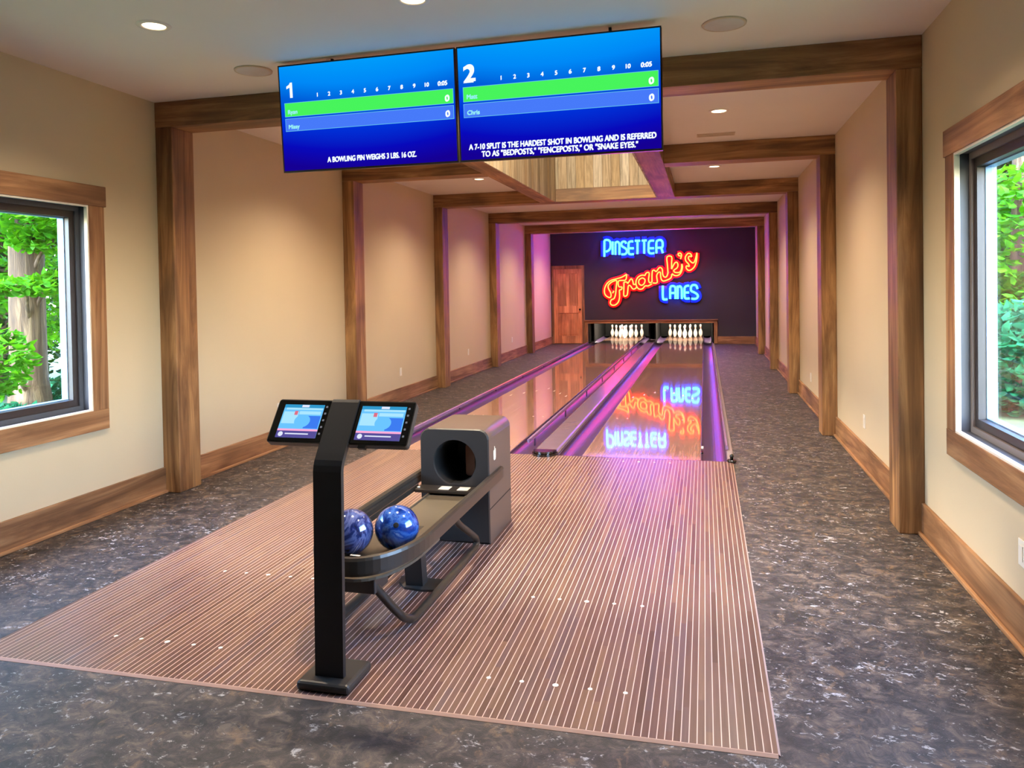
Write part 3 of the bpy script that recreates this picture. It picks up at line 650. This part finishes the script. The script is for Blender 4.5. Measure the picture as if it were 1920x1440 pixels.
# ------------------------------------------------------------------ score screens
def screen_mat():
    m = bpy.data.materials.new('score_screen'); m.use_nodes = True; n = m.node_tree; n.nodes.clear()
    sp = n.nodes.new('ShaderNodeSeparateXYZ'); tc = n.nodes.new('ShaderNodeTexCoord'); n.links.new(tc.outputs['Object'], sp.inputs[0])
    z = math_n(n, 'ADD', math_n(n, 'DIVIDE', sp.outputs[2], 0.70), 0.5)
    x = math_n(n, 'DIVIDE', sp.outputs[0], 1.24)
    hump = math_n(n, 'MULTIPLY', math_n(n, 'MULTIPLY', x, x), -0.35)
    c = ramp(n, math_n(n, 'ADD', z, hump), [(0.0, srgb(22, 0, 150)), (0.18, srgb(8, 10, 190)), (0.38, srgb(0, 50, 220)), (0.62, srgb(0, 96, 220)), (0.78, srgb(0, 138, 250)), (1.0, srgb(0, 160, 255))])
    e = n.nodes.new('ShaderNodeEmission'); n.links.new(c, e.inputs[0]); e.inputs[1].default_value = 0.93
    o = n.nodes.new('ShaderNodeOutputMaterial'); n.links.new(e.outputs[0], o.inputs[0]); MATS['score_screen'] = m
screen_mat()
emit('screen_green', srgb(70, 240, 90), 1.0); emit('screen_blue_row', srgb(70, 120, 245), 1.0); emit('screen_white', srgb(235, 245, 255), 1.1)
emit('row_border', srgb(110, 210, 240), 0.9); emit('screen_pale', srgb(150, 235, 240), 1.0)
SW, SH = 1.24, 0.6975
def tv(loc, label, number, names, foot):
    e = empty('score_screen', loc, label, 'screen', 'overhead score screens', rot=(0.076, 0.0056, -0.037))
    part('housing', MB().box(-SW/2, SW/2, 0.002, 0.045, -SH/2, SH/2, 0.004).box(-0.42, 0.42, 0.045, 0.075, -0.25, 0.22, 0.008), 'tv_black', e, local=True)
    part('bezel', MB().box(-SW/2, SW/2, -0.003, 0.002, SH/2-0.009, SH/2).box(-SW/2, SW/2, -0.003, 0.002, -SH/2, -SH/2+0.012).box(-SW/2, -SW/2+0.008, -0.003, 0.002, -SH/2+0.012, SH/2-0.009).box(SW/2-0.008, SW/2, -0.003, 0.002, -SH/2+0.012, SH/2-0.009), 'tv_black', e, local=True)
    pn = part('display', MB().box(-SW/2+0.008, SW/2-0.008, -0.001, 0.0015, -SH/2+0.012, SH/2-0.009), 'score_screen', e, local=True)
    X = lambda u: (u-0.5)*SW
    Z = lambda v: (0.5-v)*SH
    for nm, va, vb, mt in (('green_score_row', 0.35, 0.48, 'screen_green'), ('blue_score_row', 0.495, 0.615, 'screen_blue_row')):
        part('row_border', MB().box(X(0.028), X(0.985), -0.0022, -0.0012, Z(vb), Z(va)), 'row_border', e, local=True)
        part(nm, MB().box(X(0.028)+0.003, X(0.985)-0.003, -0.0030, -0.0022, Z(vb)+0.003, Z(va)-0.003), mt, e, local=True)
    yy = -0.0035
    def word(nm, mt, *a, **k):
        t = MB(); text_bm(t, *a, **k); part(nm, t, mt, e, local=True)
    if number == '1':
        xa, za = X(0.062), Z(0.235); t = MB(); t.prism([(xa+0.004, za-0.049), (xa+0.024, za-0.049), (xa+0.024, za+0.049), (xa+0.008, za+0.049), (xa+0.000, za+0.036), (xa-0.020, za+0.026), (xa-0.020, za+0.009), (xa+0.004, za+0.018)], 1, yy, yy+0.0003); part('lane_number', t, 'screen_white', e, local=True)
    else: word('lane_number', 'screen_white', number, X(0.065), Z(0.235), 0.098, 0.066, y=yy, bold=0.07)
    for k in range(10):
        word('frame_number', 'screen_white', str(k+1), X(0.228+k*0.0687), Z(0.297), 0.024, None, y=yy, bold=0.07)
    word('clock_text', 'screen_white', '0:05', X(0.93), Z(0.297), 0.026, None, y=yy, bold=0.07)
    for j, v in enumerate((0.43, 0.565)): word('score_digit', 'screen_white', '0', X(0.952), Z(v), 0.037, 0.026, y=yy, bold=0.07)
    for s_, u, v, w, h in foot: word('footer_text', 'screen_white', s_, X(u), Z(v), h, w*SW, y=yy, bold=0.06)
    for s_, v in zip(names, (0.435, 0.572)): word('player_name', 'screen_pale', s_, X(0.048), Z(v), 0.026, None, align='LEFT', y=yy, bold=0.07)
    return e
O_ = Vector((-2.708, 4.541, 3.067)); Rm = Euler((0.076, 0.0056, -0.037)).to_matrix()
c1 = O_ + Rm @ Vector((0.62, 0, -SH/2)); c2 = O_ + Rm @ Vector((0.62+1.25, 0, -SH/2))
tvs = [tv(c1, 'left overhead score screen showing a large number one', '1', ('Ryan', 'Missy'), [('A BOWLING PIN WEIGHS 3 LBS. 16 OZ.', 0.52, 0.90, 0.505, 0.033)]),
       tv(c2, 'right overhead score screen showing a large number two', '2', ('Matt', 'Chris'), [('A 7-10 SPLIT IS THE HARDEST SHOT IN BOWLING AND IS REFERRED', 0.51, 0.872, 0.92, 0.033), ('TO AS "BEDPOSTS," "FENCEPOSTS," OR "SNAKE EYES."', 0.50, 0.938, 0.77, 0.033)])]
for e, hx in ((tvs[0], -0.25), (tvs[1], 0.32)):
    m_ = MB().box(hx-0.012, hx+0.012, 0.05, 0.075, 0.1, SH/2-0.01).box(hx-0.008, hx+0.008, 0.052, 0.068, SH/2-0.02, SH/2+0.035)
    part('mount_bracket', m_, 'black_powder_coat', e, local=True)

# ------------------------------------------------------------------ touchscreen kiosk
ks = empty('touchscreen_kiosk', (-1.46, 2.79, 0.010), 'black pedestal with two tilted touchscreens, standing on the approach', 'kiosk')
part('base_plate', MB().box(-1.578, -1.352, 2.672, 2.895, 0.0105, 0.050, 0.016, 3), 'black_powder_coat', ks)
pf = [(2.727, 0.046), (2.745, 0.862), (2.750, 0.885), (2.760, 0.905), (2.778, 0.930), (2.917, 1.113), (2.925, 1.120), (2.934, 1.122)]
bk = [(2.944, 1.110), (2.932, 1.097), (2.793, 0.914), (2.777, 0.893), (2.768, 0.868), (2.750, 0.046)]
part('pole', MB().prism(pf+bk, 0, -1.521, -1.399), 'black_kiosk_metal', ks)
HT = Matrix.Translation((-1.46, 2.872, 1.040)) @ Matrix.Rotation(-0.652, 4, 'X')
def rrect(x0, x1, z0, z1, r, n=5):
    P = []
    for cx_, cz_, a0 in ((x1-r, z1-r, 0), (x0+r, z1-r, PI/2), (x0+r, z0+r, PI), (x1-r, z0+r, 1.5*PI)):
        for k in range(n+1): P.append((cx_+r*math.cos(a0+PI/2*k/n), cz_+r*math.sin(a0+PI/2*k/n)))
    return P
def kscreen_mats():
    emit('kiosk_sky', srgb(104, 190, 252), 1.05); emit('kiosk_light', srgb(165, 222, 250), 1.05); emit('kiosk_deep', srgb(60, 120, 232), 1.05)
    emit('kiosk_pink', srgb(250, 170, 215), 1.0); emit('kiosk_bar', srgb(86, 78, 150), 1.0); emit('kiosk_white', srgb(225, 230, 250), 1.0); emit('kiosk_red', srgb(220, 110, 130), 1.0)
    emit('kiosk_icon', srgb(150, 150, 160), 0.6); emit('kiosk_teal', srgb(50, 150, 200), 1.0)
kscreen_mats()
for lab, a, b_, sx0, sx1 in (('left touchscreen', -0.312, -0.045, -0.276, -0.093), ('right touchscreen', 0.045, 0.312, 0.080, 0.276)):
    m_ = MB().prism(rrect(a, b_, -0.100, 0.100, 0.012), 1, 0.004, 0.034); m_.xf(HT)
    tb = part('tablet', m_, 'black_powder_coat', ks)
    m_ = MB().box(a+0.005, b_-0.005, 0.001, 0.004, -0.094, 0.094); m_.xf(HT)
    part('tablet_glass', m_, 'black_glass', tb)
    z0, z1 = -0.079, 0.074; w = sx1-sx0; h = z1-z0
    X = lambda u: sx0+u*w
    Z = lambda v: z1-v*h
    def patch(nm, mt, u0, u1, v0, v1, d):
        q_ = MB().box(X(u0), X(u1), -d, 0.0008, Z(v1), Z(v0)); q_.xf(HT); part(nm, q_, mt, tb)
    patch('screen_picture', 'kiosk_sky', 0, 1, 0, 1, 0.0002)
    patch('screen_header', 'kiosk_teal', 0, 1, 0.0, 0.10, 0.0006); patch('screen_header', 'kiosk_light', 0.06, 0.98, 0.10, 0.16, 0.0006)
    patch('header_button', 'kiosk_white', 0.44, 0.62, 0.01, 0.08, 0.0010)
    patch('screen_panel', 'kiosk_light', 0.03, 0.40, 0.22, 0.58, 0.0006); patch('screen_panel', 'kiosk_light', 0.42, 0.96, 0.20, 0.30, 0.0006)
    patch('screen_panel', 'kiosk_deep', 0.62, 0.98, 0.34, 0.72, 0.0006)
    patch('red_mark', 'kiosk_red', 0.30, 0.38, 0.20, 0.32, 0.0011)
    q_ = MB().prism([(X(0.55)+0.036*math.cos(t), Z(0.5)+0.030*math.sin(t)) for t in [2*PI*k/20 for k in range(20)]], 1, -0.0012, 0.0008); q_.xf(HT); part('ball_picture', q_, 'kiosk_sky', tb)
    patch('pink_band', 'kiosk_pink', 0, 1, 0.74, 0.80, 0.0008); patch('bottom_bar', 'kiosk_bar', 0, 1, 0.80, 1.0, 0.0008)
    q_ = MB().prism([(X(0.11)+0.011*math.cos(t), Z(0.90)+0.011*math.sin(t)) for t in [2*PI*k/16 for k in range(16)]], 1, -0.0013, 0.0008); q_.xf(HT); part('badge', q_, 'kiosk_white', tb)
    patch('caption_line', 'kiosk_white', 0.22, 0.80, 0.87, 0.905, 0.0013)
    for k in range(5):
        q_ = MB().box(sx1+0.008, sx1+0.016, -0.0004, 0.0008, z1-0.012-k*0.031, z1-0.004-k*0.031); q_.xf(HT); part('side_icon', q_, 'kiosk_icon', tb)
m_ = MB().box(0.10, 0.135, 0.006, 0.026, -0.112, -0.098, 0.003); m_.xf(HT); part('cable_grommet', m_, 'black_powder_coat', ks)

# ------------------------------------------------------------------ ball return
XC = -1.526; BX0, BX1, BY0, BY1, BZ = -1.735, -1.290, 4.47, 5.02, 0.715
br = empty('ball_return', (XC, 3.95, 0.010), 'black ball return with round-mouthed hood and oval rack on the approach', 'ball return')
prf = [(BX0, 0.011), (BX1, 0.011)]
rr = 0.062
prf += [(BX1-rr+rr*math.cos(PI/2*k/8), BZ-rr+rr*math.sin(PI/2*k/8)) for k in range(9)]
prf += [(BX0+rr-rr*math.cos(PI/2*(1-k/8)), BZ-rr+rr*math.sin(PI/2*(1-k/8))) for k in range(9)]
m_ = MB(); N = len(prf); yA, yB = BY0+0.012, BY1
A = [m_.bm.verts.new((u, yA, v)) for u, v in prf]; B = [m_.bm.verts.new((u, yB-0.02, v)) for u, v in prf]; C2 = [m_.bm.verts.new((XC+(u-XC)*0.95, yB, 0.011+(v-0.011)*0.97)) for u, v in prf]
for i in range(N):
    for P_, Q_ in ((A, B), (B, C2)):
        ff = m_.bm.faces.new((P_[i], Q_[i], Q_[(i+1) % N], P_[(i+1) % N])); ff.smooth = (2 <= i < N-1)
m_.bm.faces.new(C2[::-1])
hood = part('hood', m_, 'hood_plastic', br)
# front panel with the round mouth
m_ = MB(); hc = (-1.510, 0.508); HR = 0.138; K = 64
def ray_rr(t):
    dx, dz_ = math.cos(t), math.sin(t); best = 9
    P = [(u, v) for u, v in prf]
    for i in range(len(P)):
        (ax, az), (bx_, bz) = P[i], P[(i+1) % len(P)]; ex, ez = bx_-ax, bz-az
        den = dx*ez-dz_*ex
        if abs(den) < 1e-9: continue
        s_ = ((ax-hc[0])*ez-(az-hc[1])*ex)/den; q_ = ((ax-hc[0])*dz_-(az-hc[1])*dx)/den
        if s_ > 0 and -1e-6 <= q_ <= 1+1e-6: best = min(best, s_)
    return (hc[0]+dx*best, hc[1]+dz_*best)
ang = sorted([2*PI*k/K for k in range(K)] + [math.atan2(v-hc[1], u-hc[0]) % (2*PI) for u, v in prf[:2]])
def hole(t, s_=1.0): return (hc[0]+HR*s_*math.cos(t), max(hc[1]+HR*1.02*s_*math.sin(t), 0.374))
outer = [m_.bm.verts.new((ray_rr(t)[0], BY0+0.012, ray_rr(t)[1])) for t in ang]
fr1 = [m_.bm.verts.new((hc[0]+(ray_rr(t)[0]-hc[0])*0.975, BY0, hc[1]+(ray_rr(t)[1]-hc[1])*0.975)) for t in ang]
inn = [m_.bm.verts.new((hole(t)[0], BY0, hole(t)[1])) for t in ang]
inn2 = [m_.bm.verts.new((hole(t, 0.97)[0], BY0+0.012, hole(t, 0.97)[1])) for t in ang]
n_ = len(ang)
for P_, Q_ in ((outer, fr1), (fr1, inn), (inn, inn2)):
    for i in range(n_): m_.bm.faces.new((P_[i], P_[(i+1) % n_], Q_[(i+1) % n_], Q_[i]))
part('front_panel', m_, 'hood_front_plastic', br)
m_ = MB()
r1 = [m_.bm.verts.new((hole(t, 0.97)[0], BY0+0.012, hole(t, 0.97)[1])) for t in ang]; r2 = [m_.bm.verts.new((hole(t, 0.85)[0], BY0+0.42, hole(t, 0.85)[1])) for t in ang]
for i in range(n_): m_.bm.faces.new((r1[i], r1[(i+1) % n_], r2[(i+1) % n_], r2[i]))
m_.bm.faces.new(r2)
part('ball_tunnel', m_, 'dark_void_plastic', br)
part('lift_belt', MB().prism(rrect(-1.475, -1.415, 0.40, 0.60, 0.02), 1, BY0+0.12, BY0+0.30), 'belt_brown', br)
part('seam', MB().box(BX1-0.001, BX1+0.0012, BY0+0.014, BY1-0.022, 0.222, 0.228), 'dark_void_plastic', hood)
lg = MB(); zl, yl = 0.552, 4.60
for dy, h_ in ((-0.022, 0.050), (-0.004, 0.072), (0.014, 0.056)):
    lg.box(BX1+0.0002, BX1+0.002, yl+dy, yl+dy+0.013, zl-0.035+(0.0 if dy != -0.004 else 0.0), zl-0.035+h_)
lg.prism([(yl-0.022, zl-0.035), (yl+0.027, zl-0.035), (yl+0.018, zl-0.048), (yl-0.012, zl-0.048)], 0, BX1+0.0002, BX1+0.002)
part('side_emblem', lg, 'sticker_white', hood, label='small white emblem')
# rack
def ov(t, sx, sy, yc): c_, s_ = math.cos(t), math.sin(t); sx += 0.010 if c_ < 0 else 0; return (XC+sx*math.copysign(abs(c_)**0.85, c_), yc-sy*abs(s_)**0.95)
def upath(sx, sy, yc, yend, n=28):
    P = [(XC+sx, yend), (XC+sx, (yend+yc)/2)] + [ov(PI*k/n, sx, sy, yc) for k in range(n+1)] + [(XC-sx-0.010, (yend+yc)/2), (XC-sx-0.010, yend)]
    return P
pr_ = [(-0.016, 0.0), (-0.018, 0.056), (-0.012, 0.068), (0.004, 0.071), (0.015, 0.064), (0.018, 0.050), (0.014, 0.040), (0.018, 0.030), (0.016, 0.0)]
path = [(u, v, 0.363) for u, v in upath(0.240, 0.44, 3.43, 4.74)]
part('rack_rail', MB().sweep(pr_, path, smooth=False), 'rack_metal', br)
lipp = [(u, v, 0.340) for u, v in upath(0.216, 0.416, 3.43, 4.46)]
part('inner_lip', MB().sweep([(-0.008, 0), (-0.008, 0.022), (0.008, 0.030), (0.008, 0.0)], lipp), 'rack_metal', br)
inner = [p for p in upath(0.218, 0.418, 3.43, 3.62, 24)]
pan = MB().prism(inner, 2, 0.316, 0.328)
part('rack_pan', pan, 'tray_vinyl', br)
part('ball_tray', MB().box(-1.640, -1.405, 3.60, 4.50, 0.318, 0.3285).box(-1.648, -1.640, 3.60, 4.46, 0.314, 0.340).box(-1.405, -1.397, 3.60, 4.46, 0.314, 0.340), 'tray_vinyl', br)
part('mouth_bracket', MB().box(-1.735, -1.300, 4.36, 4.475, 0.340, 0.362, 0.006), 'rack_metal', br)
part('bracket_bolt', MB().lathe([(0.009, 0), (0.010, 0.004), (0.004, 0.007)], (-1.722, 4.40, 0.362), 12), 'white_plastic', br)
for a, lab in ((-1.588, 'left'), (-1.468, 'right')): part('safety_sticker', MB().box(a, a+0.068, 4.375, 4.450, 0.362, 0.3635), 'sticker_white', br)
part('under_bracket', MB().box(-1.600, -1.415, 3.07, 3.22, 0.245, 0.316, 0.006), 'black_powder_coat', br); part('tray_bracket', MB().box(-1.63, -1.385, 3.60, 3.90, 0.290, 0.318), 'black_powder_coat', br)
for s_ in (1, -1):
    lp = [(XC+s_*dx_, y_, z_) for dx_, y_, z_ in ((0.075, 3.08, 0.320), (0.105, 3.12, 0.245), (0.150, 3.20, 0.130), (0.172, 3.28, 0.060), (0.181, 3.40, 0.033), (0.181, 3.9, 0.031), (0.181, 4.26, 0.031), (0.181, 4.36, 0.043), (0.178, 4.36, 0.085), (0.170, 4.27, 0.145), (0.150, 4.12, 0.245), (0.135, 4.04, 0.330))]
    part('support_loop', MB().tube(lp, 0.020, 12, smooth=6), 'rack_metal', br)
po = MB().prism([(3.745, 0.012), (3.815, 0.012), (3.775, 0.330), (3.705, 0.330)], 0, -1.548, -1.452)
part('post', po, 'black_powder_coat', br)
fp = [(-1.62, 3.86), (-1.60, 3.78), (-1.545, 3.715), (-1.44, 3.70), (-1.36, 3.715), (-1.335, 3.78), (-1.345, 3.86)]
part('foot_plate', MB().prism(fp, 2, 0.0105, 0.022), 'black_powder_coat', br)
part('rack_pad', MB().prism(rrect(-1.62, -1.42, 3.085, 3.150, 0.02), 2, 0.3285, 0.350).prism(rrect(-1.60, -1.44, 3.095, 3.140, 0.02), 2, 0.350, 0.358), 'black_cap_plastic', br)
part('rim_label', MB().box(-1.500, -1.455, 3.008, 3.020, 0.4345, 0.4355), 'sticker_white', br)

def ball(x, y, z, r, mat, lab, rot):
    m_ = MB(); bmesh.ops.create_icosphere(m_.bm, subdivisions=5, radius=r)
    for f_ in m_.bm.faces: f_.smooth = True
    # the finger hole's dark depth is a black disc laid on the surface
    e = empty('bowling_ball', (x, y, z), lab, 'bowling ball', 'blue bowling balls in the rack', rot=rot)
    holes = [Vector((0, -1, 0.42)), Vector((0.30, -0.8, 0.85)), Vector((0.02, -0.72, 0.98))]
    part('ball_body', m_, mat, e, local=True)
    for h_ in holes[:1] if True else holes:
        h_ = h_.normalized(); q_ = MB().lathe([(p_, math.sqrt(r*r-p_*p_)+0.0007) for p_ in (0.0005, 0.005, 0.009, 0.0125)] + [(0.0135, math.sqrt(r*r-0.0135**2)-0.0005)], seg=18, cap=False)
        q_.xf(Vector((0, 0, 1)).rotation_difference(h_).to_matrix().to_4x4()); part('finger_hole_disc', q_, 'dark_void_plastic', e, local=True)
ball(-1.450, 3.412, 0.4347, 0.106, 'blue_pearl', 'bright blue swirled bowling ball with a finger hole facing out, right of the other', (0.0, 0, 0.36))
ball(-1.643, 3.312, 0.4347, 0.106, 'indigo_pearl', 'dark blue marbled bowling ball half hidden behind the kiosk pole', (2.6, 0.6, 2.2))

# ------------------------------------------------------------------ outdoors
gr = MB().box(-40, L-T-0.02, -20, 45, -0.3, 0.12).box(R+T+0.02, 40, -20, 45, -0.3, 0.12)
struct('ground', gr, 'outdoor_ground')
def leaf(mb, p, s, rng):
    a = Vector((rng.gauss(0, 1), rng.gauss(0, 1), rng.gauss(0, 0.5))).normalized(); n_ = Vector((rng.gauss(0, 0.5), rng.gauss(0, 0.5), 1)).normalized()
    b_ = n_.cross(a).normalized(); s *= rng.uniform(0.7, 1.25); d_ = -n_*0.12*s
    V = [mb.bm.verts.new(p + q_) for q_ in (-a*s*0.55, -a*s*0.1+b_*s*0.30+d_, a*s*0.28+b_*s*0.22+d_, a*s*0.62, a*s*0.28-b_*s*0.22+d_, -a*s*0.1-b_*s*0.30+d_)]
    mb.bm.faces.new(V)
def foliage(rng, n, blobs, size):
    m = MB(); tot = sum((b_[3]*b_[4]*b_[5])**0.55 for b_ in blobs)
    for (x, y, z, rx, ry, rz) in blobs:
        for _ in range(int(n*(rx*ry*rz)**0.55/tot)):
            v = Vector((rng.gauss(0, 1), rng.gauss(0, 1), rng.gauss(0, 1))).normalized()*rng.uniform(0.45, 1)**0.6
            leaf(m, Vector((x+v.x*rx, y+v.y*ry, z+v.z*rz)), size, rng)
    return m
def tree(name, x, y, lab, trunk_r, h, blobs, n, size, mat, group=None, seed=1, lean=0.0, cat='tree'):
    rng = random.Random(seed)
    e = empty(name, (x, y, 0.12), lab, cat, group)
    P = [(x, y, 0.0)] + [(x+lean*k/6+rng.uniform(-0.03, 0.03), y+rng.uniform(-0.03, 0.03), 0.12+h*k/6) for k in range(1, 7)]
    part('trunk', MB().tube(P, lambda t: trunk_r*(1.12-0.35*t if t > 0.08 else 1.4), 16, smooth=3), 'bark', e)
    br_ = MB(); any_ = False
    for (bx_, by_, bz_, *_r2) in blobs[:6]:
        st = Vector((x+lean*0.5, y, min(max(bz_-0.5, 0.3), h*0.9)))
        if (Vector((bx_, by_, bz_))-st).length > 0.4:
            br_.tube([st, (st+Vector((bx_, by_, bz_)))/2+Vector((0, 0, 0.1)), (bx_, by_, bz_)], lambda t: trunk_r*0.16*(1-0.7*t)+0.004, 6, smooth=3); any_ = True
    if any_: part('branches', br_, 'bark', e)
    part('leaves', foliage(rng, n, blobs, size), mat, e)
tree('tree', -7.0, 6.65, 'thick pale trunked tree with bright green leaves outside the left window', 0.165, 6.0,
     [(-6.6, 6.3, 2.40, 0.5, 0.6, 0.22), (-6.55, 6.55, 2.16, 0.40, 0.45, 0.15), (-6.6, 6.25, 1.68, 0.35, 0.40, 0.09), (-6.55, 6.60, 1.76, 0.35, 0.35, 0.08), (-7.4, 7.5, 4.4, 1.9, 1.9, 1.1), (-6.6, 5.95, 0.95, 0.25, 0.32, 0.35), (-7.3, 7.45, 1.9, 0.5, 0.55, 1.0)], 11000, 0.10, 'bright_leaves', seed=3)
for k, (x, y, lab, bl, mt, sz, n) in enumerate((
    (-9.2, 6.4, 'leafy green tree behind the pale trunk, outside the left window', [(-9.0, 6.0, 1.2, 0.9, 1.2, 1.0), (-9.0, 7.6, 2.2, 1.0, 1.2, 1.2), (-9.0, 6.0, 3.2, 1.0, 1.4, 1.1)], 'bright_leaves', 0.13, 5000),
    (-10.5, 9.5, 'darker green tree deeper in the woods, outside the left window', [(-10.2, 9.0, 1.6, 1.3, 1.6, 1.6), (-10.2, 10.5, 3.4, 1.5, 2.0, 1.5), (-10.4, 7.4, 4.0, 1.4, 1.8, 1.2)], 'deep_leaves', 0.16, 6000),
    (-12.0, 7.0, 'dark tree closing the view behind the others, outside the left window', [(-12, 6.5, 1.8, 1.4, 3.0, 1.9), (-12, 10.5, 2.6, 1.4, 3.0, 2.4), (-12, 7.5, 5.0, 1.4, 4.0, 1.6)], 'deep_leaves', 0.20, 9000))):
    tree('tree', x, y, lab, 0.14, 4.5, bl, n, sz, mt, 'trees outside the left window', seed=20+k)
tree('shrub', -6.9, 7.5, 'low teal green shrub at the foot of the pale trunk', 0.03, 0.4, [(-6.8, 7.3, 0.50, 0.5, 0.5, 0.30), (-6.9, 6.3, 0.35, 0.3, 0.35, 0.15)], 1600, 0.09, 'teal_leaves', seed=9, cat='shrub')
for k, (x, y, lab, bl, mt, sz, n) in enumerate((
    (3.4, 9.6, 'rounded bright teal shrub low outside the right window', [(3.4, 9.6, 0.7, 0.7, 1.1, 0.65)], 'teal_leaves', 0.13, 2600),
    (4.6, 13.0, 'bushy green tree outside the right window', [(4.6, 13.0, 2.1, 1.1, 1.6, 1.2), (4.6, 12.4, 0.9, 1.0, 1.4, 0.8)], 'bright_leaves', 0.17, 4500),
    (5.4, 17.0, 'dark evergreen tree tall beyond the bushy green one, right window', [(5.4, 17.0, 2.2, 1.5, 2.0, 2.1), (5.4, 17.5, 4.8, 1.4, 2.0, 1.8)], 'deep_leaves', 0.2, 6000),
    (6.5, 12.0, 'wide dark tree filling the view furthest right outside the right window', [(7.4, 13.5, 2.0, 1.4, 3.0, 2.0), (7.4, 19.0, 2.6, 1.4, 3.4, 2.8)], 'deep_leaves', 0.2, 9000))):
    tree('shrub' if k == 0 else 'tree', x, y, lab, 0.04 if k == 0 else 0.13, 0.5 if k == 0 else 4.0, bl, n, sz, mt, 'greenery outside the right window', seed=40+k, cat='shrub' if k == 0 else 'tree')
